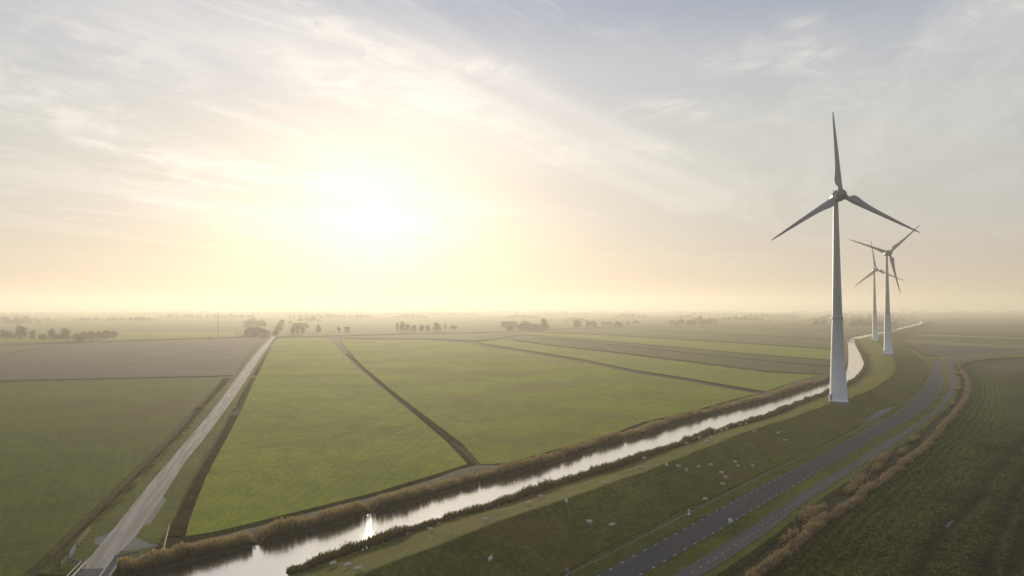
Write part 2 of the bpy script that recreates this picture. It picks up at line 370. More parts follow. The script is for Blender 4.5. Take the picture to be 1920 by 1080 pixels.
MAT['bark'] = plain('bark', (.06, .045, .03), .95)

# water
m, nt, b = nmat('canal_water'); v = coord(nt)
b.inputs['Base Color'].default_value = (.030, .030, .022, 1); b.inputs['Roughness'].default_value = .3; b.inputs['Specular IOR Level'].default_value = .2
gl_ = nt.nodes.new('ShaderNodeBsdfGlossy'); gl_.inputs['Roughness'].default_value = .08; gl_.inputs['Color'].default_value = (.98, .97, .95, 1)
lw = nt.nodes.new('ShaderNodeFresnel'); lw.inputs['IOR'].default_value = 2.6
mx = nt.nodes.new('ShaderNodeMixShader'); nt.links.new(mathn(nt, 'ADD', mathn(nt, 'MULTIPLY', lw.outputs[0], .3), .60), mx.inputs[0]); nt.links.new(b.outputs[0], mx.inputs[1]); nt.links.new(gl_.outputs[0], mx.inputs[2])
nt.links.new(mx.outputs[0], nt.nodes['Material Output'].inputs[0])
w1 = noise(nt, v, .9, 4, .65, .6, stretch=(1, 2.0, 1), rot=R(-15)); w2 = noise(nt, v, 3.5, 3, .6, .4, stretch=(1, 1.6, 1), rot=R(20)); w0 = noise(nt, v, .05, 3)
h = mathn(nt, 'ADD', mathn(nt, 'MULTIPLY', w1, .6), mathn(nt, 'MULTIPLY', w2, .4)); h = mathn(nt, 'MULTIPLY', h, mathn(nt, 'ADD', .5, w0))
bn = nt.nodes.new('ShaderNodeBump'); bn.inputs['Distance'].default_value = .02; nt.links.new(h, bn.inputs['Height'])
for q_ in (b, gl_, lw): nt.links.new(bn.outputs[0], q_.inputs['Normal'])
MAT['water'] = m

# ------------------------------------------------------------------ flat land: sheets and raised fields
def tess(poly):
    return geometry.tessellate_polygon([[Vector((p[0], p[1], 0)) for p in poly]])
def area(poly):
    p = np.asarray(poly)[:, :2]; return .5 * np.sum(p[:, 0]*np.roll(p[:, 1], -1) - np.roll(p[:, 0], -1)*p[:, 1])
def sheet(name, poly, z, mat, parent=None, **k):
    P = np.asarray(poly, float)[:, :2]
    if area(P) < 0: P = P[::-1]
    V = np.c_[P, np.full(len(P), z)]; F = [t if area(P[list(t)]) > 0 else t[::-1] for t in tess(P)]
    F = [f for f in F if abs(area(P[list(f)])) > 1e-7]
    me = mesh_np(name, V, np.array(F), [mat])
    return link(name, me, parent, **(k or {'kind': 'structure'}))
def slab(name, poly, z, mat, side=None, run=.6, depth=.9, **k):
    """a field: flat top with grassy slopes running down into the ditches round it"""
    P = np.asarray(poly, float)[:, :2]
    if area(P) < 0: P = P[::-1]
    keep = [0]
    for i in range(1, len(P)):
        if np.linalg.norm(P[i]-P[keep[-1]]) > .4: keep.append(i)
    P = P[keep]; n = len(P)
    e = np.roll(P, -1, 0) - P; e /= np.linalg.norm(e, axis=1)[:, None]; ne = np.stack([-e[:, 1], e[:, 0]], 1); np_ = np.roll(ne, 1, 0)
    bis = ne + np_; bl = np.linalg.norm(bis, axis=1); bis /= np.maximum(bl, .5)[:, None]; cosv = np.maximum((bis*ne).sum(1), .45)
    T = P + bis * (run/cosv)[:, None]
    F = [t if area(T[list(t)]) > 0 else t[::-1] for t in tess(T)]; F = [f for f in F if abs(area(T[list(f)])) > 1e-7]
    V = np.r_[np.c_[T, np.full(n, z)], np.c_[P, np.full(n, z-depth)]]
    Q = np.array([(i, n+i, n+(i+1) % n, (i+1) % n) for i in range(n)])
    me = mesh_np(name, V, [np.array(F), Q], [mat, side or MAT['side']], [0]*len(F)+[1]*n)
    return struct(name, me, **k)
def strip(name, A, B, z, mat, parent=None, zs=None, **k):
    n = len(A); B = B if len(B) == n else resample(B, n, False)
    V = np.r_[np.c_[A[:, :2], np.full(n, z) if zs is None else zs], np.c_[B[:, :2], np.full(n, z) if zs is None else zs]]
    F = np.array([(i, n+i, n+i+1, i+1) for i in range(n-1)])
    me = mesh_np(name, V, F, [mat]); return link(name, me, parent, **(k or {'kind': 'structure'}))

FAR = 9000.0
# lowest sheet: ditch bottoms and everything out to the horizon
n = 96; ring = [(FAR*math.cos(2*math.pi*i/n), FAR*math.sin(2*math.pi*i/n)) for i in range(n)]
sheet('ground', ring, -1.05, MAT['lower'])

# traced edges, pixels of the photograph
far_water = line([(150, 1106), (300, 1068), (380, 1048), (490, 1020), (530, 1008), (620, 986), (695, 962), (755, 948), (830, 924), (960, 890), (1010, 877), (1060, 860),
                  (1135, 834), (1210, 815), (1260, 797), (1335, 777), (1410, 758), (1440, 751), (1490, 734), (1557, 713), (1583, 696), (1589, 680), (1590, 660), (1589, 642), (1590, 637),
                  (1602, 632.5), (1630, 627), (1655, 622), (1702, 611.5), (1725, 604.5), (1722, 601)], -.55)
grass_edge = line([(330, 1135), (440, 1106), (560, 1075), (620, 1052), (705, 1023), (780, 996), (855, 973), (960, 941), (1060, 907), (1160, 877), (1235, 849), (1285, 834), (1335, 814),
                   (1440, 783), (1495, 761), (1555, 738), (1590, 724), (1612, 709), (1624, 693), (1627, 680), (1620, 663), (1611, 648), (1607, 640), (1612, 635), (1640, 627.8), (1660, 623.2), (1706, 612.5), (1730, 605.5), (1727, 601.3)], .2)
crest = line([(400, 1160), (540, 1124), (680, 1079), (730, 1058), (805, 1030), (855, 1009), (960, 970), (1022, 950), (1085, 928), (1140, 908), (1210, 883), (1260, 865), (1310, 845), (1385, 814), (1440, 797),
              (1502, 776), (1540, 763), (1572, 751), (1610, 741), (1650, 722), (1672, 704), (1680, 690), (1676, 674), (1665, 661), (1650, 646), (1641, 637.5), (1650, 631), (1668, 625), (1712, 612.5), (1738, 605.5), (1736, 601)], 5.0)
toe = line([(880, 1150), (960, 1112), (1035, 1077), (1135, 1019), (1210, 985), (1260, 957), (1335, 927), (1385, 902), (1440, 875), (1500, 851), (1555, 822), (1600, 799), (1650, 770), (1680, 755), (1710, 734),
            (1730, 712), (1739, 695), (1734, 682), (1722, 673), (1708, 662), (1698, 650), (1693, 641), (1700, 634), (1712, 626), (1722, 617), (1742, 608), (1746, 603)], .05)
fence_l = line([(1000, 1112), (1065, 1077), (1160, 1030), (1260, 977), (1335, 940), (1440, 887), (1515, 850), (1602, 808), (1655, 776), (1680, 762), (1705, 745), (1725, 727), (1740, 709), (1744, 695), (1739, 683), (1728, 672), (1712, 668.5), (1690, 668), (1676, 666)], .02)
road_l = line([(1050, 1118), (1118, 1080), (1160, 1056), (1260, 1003), (1309, 977), (1365, 945), (1446, 902.5), (1519, 864), (1547, 848.5), (1602, 818), (1627, 804), (1656, 789), (1680, 775), (1702, 757), (1722, 737), (1737, 720), (1746, 705), (1748, 692), (1747, 683), (1754, 676), (1775, 671.5), (1815, 667), (1865, 663), (1920, 660.5), (2100, 655)])
road_r = line([(1150, 1112), (1202, 1080), (1221, 1070), (1261.5, 1046), (1316, 1014.5), (1363, 986.5), (1391, 970), (1429, 947.5), (1463, 927), (1512.5, 898), (1552, 874.5), (1595, 849), (1640, 822), (1660, 811), (1690, 794), (1727, 771), (1747, 754), (1763, 732), (1769, 713), (1767, 697), (1765, 687), (1768, 680), (1790, 674.5), (1827, 669.5), (1870, 666), (1920, 663.5), (2100, 658)])
cyc_l = line([(1200, 1116), (1260, 1080), (1350, 1025), (1440, 966), (1527, 910), (1615, 857), (1657, 829), (1690, 810), (1735, 782), (1762, 757), (1777, 735), (1781.5, 713), (1780, 697), (1776, 686), (1776, 679), (1784, 675)])
cyc_r = line([(1255, 1118), (1315, 1080), (1385, 1035), (1440, 997), (1502, 948), (1565, 907), (1640, 857), (1690, 825), (1718, 805), (1752, 778), (1776, 755), (1790, 732), (1793, 715), (1790, 698), (1785, 687), (1786, 680), (1794, 675)])
for nm in ('far_water', 'grass_edge', 'crest', 'toe', 'road_l', 'road_r', 'cyc_l', 'cyc_r', 'fence_l'):
    P = globals()[nm]; globals()[nm] = resample(P, max(80, int(length(P) / 3.0)))

# the plain west of the canal, far part first, with the fields laid over it
def poly(pts, z=0.0): return line(pts, z)
fw = far_water[far_water[:, 1] > 0]
# ------ water
near_w = offset(grass_edge, -2.2)
nw = resample(near_w, len(far_water))
A = offset(far_water, -2.0); B = offset(nw, 2.0)
st = strip('water', A, B, -.55, MAT['water'])

# ------ canal margin on the field side (track and reed bank)
mt_edge = resample(line([(60, 1100), (200, 1052), (330, 1022), (410, 1003), (480, 985), (605, 953), (705, 928), (805, 898), (885, 873), (960, 869), (1085, 836), (1172, 808), (1210, 794), (1310, 770), (1385, 748), (1440, 733), (1490, 716), (1557, 690), (1570, 672), (1576, 655), (1576, 640), (1586, 630.5), (1630, 622), (1655, 617.5), (1702, 608), (1722, 601.5), (1718, 600)]), len(far_water))
n = len(far_water)
fwl = far_water.copy()
V = np.concatenate([mt_edge + [0, 0, -.9], offset(mt_edge, .8) * [1, 1, 0] + [0, 0, .0], mt_edge * [1, 1, 0]*.45 + fwl*[1, 1, 0]*.55 + [0, 0, -.02], offset(fwl, -1.6)*[1, 1, 0] + [0, 0, -.15], fwl*[1, 1, 0] + [0, 0, -.5], offset(fwl, .6)*[1, 1, 0]+[0, 0, -1.0]])
nn = vnoise(V[:, 0], V[:, 1], 3, 4)*.25; V[n:5*n, 2] += nn[n:5*n] - .12
F = np.array([(k*n+i, k*n+n+i, k*n+n+i+1, k*n+i+1) for k in range(5) for i in range(n-1)])
struct('canal_bank', mesh_np('canal_bank', V, F, [MAT['track'], MAT['bank']], [0 if k < 3 else 1 for k in range(5) for i in range(n-1)], True))

# ------ the fields
F1 = [(480, 983), (605, 952), (705, 927), (805, 897), (884, 872)]
mid_l = [(630, 647), (645, 660), (670, 685), (730, 734), (783, 777), (845, 829), (884, 870)]      # pale edge of the middle ditch
mid_r = [(898, 871), (864, 832), (815, 795), (743, 740), (677, 685), (650, 664), (637, 650)]
left_f1 = [(341, 1008), (349, 978), (363, 940), (380, 898), (400, 860), (428, 810), (453, 762), (473, 718), (488, 690), (506, 652), (519, 635)]
slab('meadow_field', poly(left_f1[::1] + [(560, 633), (600, 632.5), (624, 638), ] + [(a-3, b) for a, b in mid_l[1:]] + [(868, 874), (805, 894), (705, 924), (605, 949), (480, 980), (410, 997)]), 0, MAT['field_a'])
slab('meadow_field', poly([(640, 642), (650, 655)] + [(a, b) for a, b in reversed(mid_r[:-2])] + [(922, 871), (962, 866), (1085, 832), (1172, 805), (1210, 791), (1310, 768), (1385, 747), (1424, 738), (1360, 728), (1272, 712), (1185, 699), (1085, 677), (960, 657), (885, 645), (800, 637), (640, 636)]), 0, MAT['field_b'])
slab('meadow_field', poly([(895, 642), (960, 652.5), (1085, 672), (1185, 692.5), (1272, 706), (1360, 721), (1437, 734), (1490, 716), (1540, 703), (1440, 698.5), (1285, 678.5), (1147, 661.5), (1022, 647.5), (940, 636)]), 0, MAT['field_bright'], side=MAT['field_mid'], run=.25, depth=.45)
slab('crop_field', poly([(960, 636), (1022, 645.5), (1147, 659), (1285, 676), (1440, 696), (1545, 701), (1560, 689), (1440, 678), (1275, 661), (1110, 643.5), (1000, 633.5)]), 0, MAT['field_dark'], side=MAT['field_mid'], run=.25, depth=.45)
slab('crop_field', poly([(1010, 633), (1110, 642.3), (1275, 659.3), (1440, 676.3), (1561, 686), (1567, 677.5), (1440, 667.3), (1197, 645.3), (1090, 636), (1020, 630)]), 0, MAT['field_dark'], side=MAT['field_mid'], run=.25, depth=.45)
slab('meadow_field', poly([(960, 626), (1035, 630.3), (1197, 644), (1440, 665.8), (1568, 675.5), (1573, 657), (1440, 647.3), (1260, 636.2), (1110, 627.2), (1000, 624.5)]), 0, MAT['field_bright'], side=MAT['field_mid'], run=.25, depth=.45)
slab('meadow_field', poly([(1010, 623.7), (1110, 625.8), (1260, 634.8), (1440, 645.5), (1573, 655), (1574, 641), (1540, 636.5), (1440, 631), (1260, 621), (1160, 617.5), (1040, 619)]), 0, MAT['field_mid'], side=MAT['field_mid'], run=.25, depth=.45)
slab('meadow_field', poly([(1180, 616.8), (1260, 619.8), (1440, 629.5), (1540, 635), (1576, 638), (1590, 629), (1620, 623), (1560, 621), (1440, 619), (1300, 614.5), (1200, 614)]), 0, MAT['field_mid'], side=MAT['field_mid'], run=.25, depth=.45)
slab('ploughed_field', poly([(1200, 612.5), (1300, 613), (1440, 617.5), (1560, 619.5), (1628, 621.5), (1655, 616), (1690, 609), (1560, 609), (1440, 609), (1300, 608.5)]), 0, MAT['field_dark'], side=MAT['field_mid'], run=.25, depth=.45)
# left of the lane
slab('crop_field', poly([(-300, 728), (0, 716.5), (200, 712.3), (400, 708.2), (420, 708), (370, 761), (308, 828), (228, 905), (150, 982), (86, 1046), (40, 1085), (-60, 1130), (-500, 1150)]), 0, MAT['field_left'])
slab('ploughed_field', poly([(-300, 724), (0, 713), (200, 709), (440, 703.5), (472, 655), (486, 633.5), (430, 634.5), (175, 642), (100, 650.5), (0, 666), (-300, 700)]), 0, MAT['plough'])
slab('meadow_field', poly([(-300, 692), (0, 663.5), (95, 649.2), (0, 650), (-300, 662)]), 0, MAT['field_mid'], side=MAT['field_mid'], run=.25, depth=.45)
# everything farther out, west side
slab('far_plain', np.array([tuple(at(-300, 656)[:2]), tuple(at(0, 646.5)[:2]), tuple(at(175, 640.5)[:2]), tuple(at(480, 631)[:2]), tuple(at(521, 631.5)[:2]), tuple(at(640, 629)[:2]), tuple(at(730, 626.5)[:2]), tuple(at(885, 623.5)[:2]), tuple(at(985, 619.5)[:2]), tuple(at(1035, 617)[:2]), tuple(at(1200, 611)[:2]), tuple(at(1300, 607)[:2]), tuple(at(1560, 607.5)[:2]), tuple(at(1694, 607)[:2]), tuple(at(1716, 600)[:2]),
      (2300, 4200), (4200, 7600), (0, 8700), (-5000, 7000), (-8000, 3500), (-8000, 900), (-2000, 600)]), 0, MAT['far'])
slab('meadow_field', poly([(640, 634), (800, 634.5), (892, 639), (945, 633), (990, 624), (985, 621.2), (885, 625.5), (730, 629)]), 0, MAT['field_mid'], side=MAT['field_mid'], run=.25, depth=.45)
sheet('meadow_field', poly([(-80, 642), (60, 642), (180, 638), (330, 634), (440, 631), (440, 622), (230, 622), (225, 630), (150, 636), (0, 634.5)]), .06, MAT['field_bright'])

# ------ the lane in the middle of its two verges
lane_l = resample(line([(100, 1118), (135, 1080), (160, 1055), (185, 1025), (215, 990), (250, 945), (300, 885), (347, 830), (400, 767), (445, 707), (475, 668), (498, 643), (510, 630.5)]), 120)
lane_r = resample(line([(165, 1104), (190, 1075), (212, 1047), (252, 1010), (267, 988), (305, 932), (350, 862), (377, 830), (425, 765), (465, 707), (487, 672), (507, 644), (516.5, 630.5)]), 120)
slab('lane_verge', np.r_[resample(line([(60, 1078), (106, 1038), (168, 979), (218, 930), (338, 811), (380, 764), (434, 707), (474, 660), (505, 630.5)]), 60), resample(line([(519, 630.5), (508, 645), (487, 683), (466, 718), (440, 765), (413, 812), (385, 855), (363, 895), (342, 942), (324, 985), (310, 1015), (240, 1050), (200, 1085)]), 60)], .02, MAT['verge'])
def frayed(P, amp, seed):
    Q = resample(P, int(length(P)/.8), False); return offset(Q, (vnoise(Q[:, 0], Q[:, 1], 2.4, seed)-.5)*amp + (vnoise(Q[:, 0], Q[:, 1], .9, seed+1)-.5)*amp*.6)
lane = strip('road', frayed(lane_l, .16, 1), frayed(lane_r, .16, 3), .05, MAT['lane'])
sheet('lay_by', poly([(266, 988), (281, 983), (285, 978), (311, 939), (311, 934), (304, 932)]), .046, MAT['gravel_pale'])
# culverts that carry field entrances over the ditches
for nm, pts in (('field_entrance', [(0, 716), (200, 711), (400, 706.6), (442, 705), (450, 708), (436, 710), (400, 708.5), (200, 713), (0, 718)]), ('field_entrance', [(366, 763.5), (372, 759.5), (412, 758), (402, 764.5)]),
                ('field_entrance', [(462, 704), (484, 704), (482, 708.5), (460, 708.5)]), ('field_entrance', [(424, 761), (445, 761), (442, 766), (421, 766)])):
    slab(nm, poly(pts), .01, MAT['track'], run=.3, depth=.8)
def ragged(pts, amp, seed):
    P = line(pts); P = resample(np.r_[P, P[:1]], 60)[:-1]; n, _ = normals(P); r = np.random.default_rng(seed)
    P[:, :2] += n * (r.random(len(P))[:, None]-.5) * amp; return P
sheet('gravel_patch', ragged([(207, 997), (196, 1003), (176, 1012), (180, 1020), (188, 1022), (200, 1008)], .5, 1), .040, MAT['gravel'])
sheet('gravel_patch', ragged([(240, 1018), (252, 1009), (266, 1012), (280, 1019), (297, 1024), (270, 1029), (235, 1034), (228, 1030)], .5, 2), .040, MAT['gravel'])
asph = strip('bridge_road', resample(line([(100, 1118), (147, 1068)]), 10), resample(line([(168, 1100), (196, 1066)]), 10), .062, MAT['asphalt'])

# faint wheel tracks across the grass
for pts in ([(486, 812), (560, 803), (660, 791), (765, 781)], [(470, 838), (600, 822), (700, 806), (792, 795)], [(0, 902), (40, 888), (90, 862), (150, 822)], [(960, 850), (1060, 815), (1150, 780), (1230, 752)], [(700, 690), (860, 700), (1040, 700), (1180, 704)]):
    P = resample(line(pts), 60); w_ = vnoise(P[:, 0], P[:, 1], 7, 3)*.3+.06
    for o_ in (-.95, .95): strip('wheel_track', offset(P, o_-w_/2), offset(P, o_+w_/2), .012, MAT['side'])
# ------ dike: one lofted body from waterline over the crest to the toe
NS = 420
def prep(P): return resample(P, NS, False)
gE, cR, tO = prep(grass_edge), prep(crest), prep(toe); wE = prep(near_w)
rows = [(wE*[1, 1, 0] + gE*[0, 0, 0] + [0, 0, -1.1])]
rows.append(wE*.5 + gE*.5); rows[-1][:, 2] = -.25
for u in np.linspace(0, 1, 9):
    Q = gE*(1-u) + cR*u; Q[:, 2] = .15 + 4.85*(u**1.15); rows.append(Q)
for u in np.linspace(.03, 1, 16):
    Q = cR*(1-u) + tO*u; Q[:, 2] = 5.0*(1-u)**1.08*(1-.12*math.sin(u*math.pi)); rows.append(Q)
Q = tO + 0; Q = offset(Q, .9); Q[:, 2] = -.25; rows.append(Q)
Q = offset(tO, 1.6); Q[:, 2] = -1.0; rows.append(Q)
K = len(rows); V = np.concatenate(rows)
am = np.concatenate([[0 if k < 2 or k >= K-2 else 1]*NS for k in range(K)])
V[:, 2] += am*((vnoise(V[:, 0], V[:, 1], 9, 3)-.5)*.45 + (vnoise(V[:, 0], V[:, 1], 3.2, 8)-.5)*.28)
F = np.array([(k*NS+i, k*NS+NS+i, k*NS+NS+i+1, k*NS+i+1) for k in range(K-1) for i in range(NS-1)])
dike = struct('dike', mesh_np('dike', V, F, [MAT['dike'], MAT['bank']], [1 if k < 2 or k >= K-2 else 0 for k in range(K-1) for i in range(NS-1)], True))
dike_rows = rows
from mathutils.bvhtree import BVHTree
dike_bvh = BVHTree.FromPolygons([tuple(map(float, v)) for v in V], [tuple(map(int, f)) for f in F])
def on_dike(px, py):
    """first hit of the line of sight through a pixel with the dike"""
    a = at(px, py, 0); o = Vector((0, 0, CAM_H)); hit = dike_bvh.ray_cast(o, (Vector(a)-o).normalized())
    return np.array(hit[0]) if hit[0] is not None else a
def dike_z(x, y):
    hit = dike_bvh.ray_cast(Vector((x, y, 50)), Vector((0, 0, -1))); return hit[0].z if hit[0] is not None else 0.0

# ------ corridor with road, verge and cycle path, opening into the eastern plain beyond the bend
verge_r = offset(cyc_r, 2.6)
iend = int(np.argmin(np.linalg.norm(verge_r[:, :2]-at(1793, 690)[:2], axis=1)))
vr = verge_r[:iend]
toe2 = offset(toe, .7)
corr = np.r_[toe2[::2], np.array([(2500, 4600, 0), (4600, 7500, 0), (7000, 5400, 0), (8600, 1500, 0)]), line([(2300, 664), (2000, 665), (1920, 668.5), (1870, 670.5), (1838, 673.5), (1812, 677), (1801, 681)]), vr[::-1][::2]]
slab('roadside_plain', corr, 0, MAT['verge'], run=.9, depth=.8)
road = strip('road', road_l, road_r, .05, MAT['asphalt'])
path = strip('cycle_path', cyc_l, cyc_r, .045, MAT['asphalt2'])
strip('foot_track', offset(fence_l, -.17), offset(fence_l, .17), .03, MAT['gravel'])
ftrk = fence_l
# painted marks
def dashes(P, ln, gap, w, off, s0, s1):
    P = offset(P, off); tot = length(P); mb = MB(); s = s0
    while s < min(s1, tot-2):
        q = resample(P, np.array([s, s+ln]), False); d = q[1]-q[0]; d /= np.linalg.norm(d[:2]); nrm = np.array([d[1], -d[0], 0])*w/2
        z = np.array([0, 0, 1.]); a, b = q[0]*[1, 1, 0], q[1]*[1, 1, 0]
        mb.add([a-nrm+z*.058, b-nrm+z*.058, b+nrm+z*.058, a+nrm+z*.058], [(3, 2, 1, 0)]); s += ln+gap
    return mb.mesh('lane_marking', [MAT['paint']])
link('lane_marking', dashes(road_l, 1.0, 3.0, .13, .35, 2, 430), road)
link('lane_marking', dashes(road_r, 1.0, 3.0, .13, -.35, 1, 430), road)
mid = (resample(cyc_l, 200) + resample(cyc_r, 200))/2
link('centre_marking', dashes(mid, .42, 2.5, .13, 0, 1, 400), path)

# eastern land patches seen beyond the bend
for zi, (nm, pts, mt) in enumerate((('ploughed_field', [(1712, 644.5), (1728, 645.2), (1800, 648.5), (1920, 654.5), (2200, 664), (2100, 652), (1920, 656.8), (1860, 659.5), (1800, 666), (1770, 668), (1748, 665), (1730, 655)], 'plough_dark'),
                    ('stubble_field', [(1698, 638.5), (1760, 640.5), (1840, 645), (1920, 648.2), (2150, 656), (2200, 662), (1920, 653), (1840, 649.5), (1760, 645), (1702, 642)], 'straw'),
                    ('meadow_field', [(1705, 636), (1800, 640), (1920, 646.5), (2200, 656), (2200, 651), (1920, 643.2), (1800, 637.5), (1708, 634)], 'field_mid'),
                    ('crop_field', [(1708, 633.5), (1800, 637), (1920, 642.6), (2200, 650), (2200, 643), (1920, 636.5), (1800, 632.2), (1712, 630)], 'field_dark'),
                    ('meadow_field', [(1714, 629.5), (1800, 631.8), (1920, 636), (2200, 642), (2200, 638), (1920, 633.2), (1800, 629), (1716, 627)], 'field_bright'),
                    ('crop_field', [(1718, 626.5), (1800, 628.6), (1920, 632.8), (2200, 637), (2200, 631), (1920, 627.5), (1800, 625), (1724, 623)], 'field_dark'))):
    sheet(nm, poly(pts), .08+.04*zi, MAT[mt])
sheet('far_plain', np.r_[poly([(1722, 622.5), (1800, 624.5), (1920, 627), (2200, 630)]), np.array([(8000, 2600, 0), (7000, 5400, 0), (4600, 7300, 0), (2700, 4700, 0)]), poly([(1752, 605), (1735, 613)])], .05, MAT['far'])
# gravel stand below the first turbine and the little path down to it
sheet('gravel_patch', ragged([(1612, 790), (1622, 777), (1640, 768), (1662, 765), (1676, 762), (1660, 774), (1640, 785), (1622, 794)], 3, 5), .035, MAT['gravel'])

strip('foot_path', offset(resample(np.array([on_dike(*q) for q in [(1600, 783), (1616, 777), (1628, 769), (1629, 763), (1624, 759), (1632, 755)]]), 30), -.25)+[0, 0, .05], offset(resample(np.array([on_dike(*q) for q in [(1600, 783), (1616, 777), (1628, 769), (1629, 763), (1624, 759), (1632, 755)]]), 30), .25), 0, MAT['gravel'], zs=resample(np.array([on_dike(*q) for q in [(1600, 783), (1616, 777), (1628, 769), (1629, 763), (1624, 759), (1632, 755)]]), 30)[:, 2]+.12)
# ------ the rough meadow right of the reeds: a fine grid so that it can carry ruts and mowing swaths
edge = offset(verge_r[:iend], 3.2)
edge = edge[::2]
rpoly = np.r_[edge, line([(1800, 688), (1812, 683), (1840, 677.5), (1870, 675), (1920, 672.5), (2000, 670), (2200, 668)]), np.array([(560, 300, 0), (420, 60, 0), (60, 40, 0)])]
def grid_field(x0, x1, y0, y1, s, holes=None):
    xs = np.arange(x0, x1, s); ys = np.arange(y0, y1, s); X, Y = np.meshgrid(xs, ys); return X, Y
tr = [line([(1925, 815), (1880, 868), (1842, 918), (1822, 950), (1792, 975), (1765, 1002), (1740, 1040), (1712, 1090)]),
      line([(1950, 850), (1905, 925), (1880, 980), (1858, 1040), (1840, 1095)]),
      line([(1990, 860), (1945, 940), (1915, 1010), (1895, 1100)])]
X, Y = grid_field(25, 560, 60, 470, .9)
px, py = X.ravel(), Y.ravel(); inn = inside(px, py, rpoly)
dE = dist_to(px, py, edge); dT = np.minimum.reduce([dist_to(px, py, resample(t, 40)) for t in tr])
wob = (vnoise(px, py, 30, 5)-.5)*1.6 + (vnoise(px, py, 7, 15)-.5)*.5
sw = np.cos((dE+wob)*2*np.pi/(2.3+.5*(vnoise(px, py, 40, 55)>.5)*0))*np.exp(-np.clip(dE-8, 0, None)/13)*(.5+.9*vnoise(px, py, 9, 56))
rough_f = np.clip((dE-15+(vnoise(px, py, 18, 57)-.5)*16)/9, 0, 1)
z = sw*.09*vnoise(px, py, 12, 31)*1.6 + rough_f*((vnoise(px, py, 2.2, 9)-.5)*.35+(vnoise(px, py, 6, 10)-.5)*.5) - .45*np.exp(-(dT/1.3)**2) + (vnoise(px, py, 1.3, 11)-.5)*.10
z += (vnoise(px, py, 1.8, 21)-.5)*.15
z -= np.clip(1-dE/1.6, 0, 1)*.8
idx = -np.ones(len(px), int); nx = X.shape[1]; ny = X.shape[0]
I, J = np.meshgrid(np.arange(nx-1), np.arange(ny-1)); a = (J*nx+I).ravel(); q = np.stack([a, a+1, a+1+nx, a+nx], 1)
q = q[inn[q].all(1)]; used = np.unique(q); idx[used] = np.arange(len(used))
m, nt, b = nmat('rough_meadow'); v = coord(nt)
s_ = attr(nt, 'swath'); r_ = attr(nt, 'rough'); t_ = attr(nt, 'rut')
t = noise(nt, v, 1.5, 5, .75, .4); f = noise(nt, v, 6, 3, .7); p1 = noise(nt, v, .06, 5, .6, .8)
g1 = rampn(nt, t, [(.42, (.008, .012, .002)), (.5, (.028, .040, .005)), (.60, (.070, .088, .010))])
gs = rampn(nt, t, [(.40, (.030, .042, .004)), (.6, (.14, .16, .014))])
c = mixn(nt, mathn(nt, 'MULTIPLY_ADD', s_, .5, False), g1, gs)
for n_ in nt.nodes:
    if n_.type == 'MATH' and n_.operation == 'MULTIPLY_ADD': n_.inputs[2].default_value = .5
rc = rampn(nt, t, [(.40, (.006, .008, .002)), (.49, (.026, .030, .005)), (.56, (.075, .070, .017)), (.66, (.17, .135, .05))])
c = mixn(nt, mathn(nt, 'MULTIPLY', r_, rampn(nt, p1, [(.40, (.1, .1, .1)), (.56, (1, 1, 1))])), c, rc)
c = mixn(nt, t_, c, (.026, .024, .012))
nt.links.new(c, b.inputs['Base Color']); b.inputs['Roughness'].default_value = 1; b.inputs['Specular IOR Level'].default_value = .05
bump(nt, b, mathn(nt, 'ADD', mathn(nt, 'MULTIPLY', t, .7), mathn(nt, 'MULTIPLY', f, .3)), .5); MAT['rough'] = m
me = mesh_np('rough_meadow', np.c_[px, py, z][used], idx[q], [m], None, True, dict(swath=sw[used], rough=rough_f[used], rut=np.exp(-(dT[used]/1.3)**2)*(.45+.6*vnoise(px[used], py[used], 8, 7))))
struct('rough_meadow', me)
rough_poly = rpoly
sheet('puddle', ragged([(1784, 973), (1788, 974), (1783, 982), (1776, 988), (1773, 987), (1777, 980)], .5, 7), -.16, MAT['puddle'])

# ------------------------------------------------------------------ reeds, shore plants and tufts (uncountable)
def blade_mesh(name, base, h, w, lean, mats, plume=0.0, seed=1):
    """each blade: two-segment tapered strip, optional plume at the tip"""
    r = np.random.default_rng(seed); n = len(base); a = r.random(n)*2*np.pi
    s = np.stack([np.cos(a), np.sin(a), np.zeros(n)], 1)*w[:, None]/2
    up = np.zeros((n, 3)); up[:, 2] = h; ln = lean
    p0 = base; p1 = base + up*.55 + ln*.30; p2 = base + up + ln
    V = np.stack([p0-s, p0+s, p1+s*.9, p1-s*.9, p2], 1); k = 5
    T = np.tile([0, 0, .55, .55, 1.0], n).astype(float)
    i = np.arange(n)*k
    Q = np.stack([i, i+1, i+2, i+3], 1); Tt = np.stack([i+3, i+2, i+4], 1); Fs = [Q, Tt]; V = V.reshape(-1, 3); mi = [np.zeros(n), np.zeros(n)]
    if plume > 0:
        sel = np.where(r.random(n) < plume)[0]; m_ = len(sel); c = p2[sel]; L = ln[sel]; hh = h[sel, None]
        pw = s[sel]/np.maximum(w[sel, None], 1e-6)*2*(.10)
        dn = np.zeros((m_, 3)); dn[:, 2] = 1
        P = np.stack([c-dn*.16*hh-L*.05, c+pw-dn*.03*hh, c+dn*.07*hh+L*.16, c-pw-dn*.03*hh], 1).reshape(-1, 3)
        j = len(V)+np.arange(m_)*4; V = np.r_[V, P]; T = np.r_[T, np.tile([.8, 1.0, 1.15, 1.0], m_)]
        Fs = [np.r_[Q, np.stack([j, j+1, j+2, j+3], 1)], Tt]; 
    return mesh_np(name, V, Fs, mats, None, False, dict(tip=T))
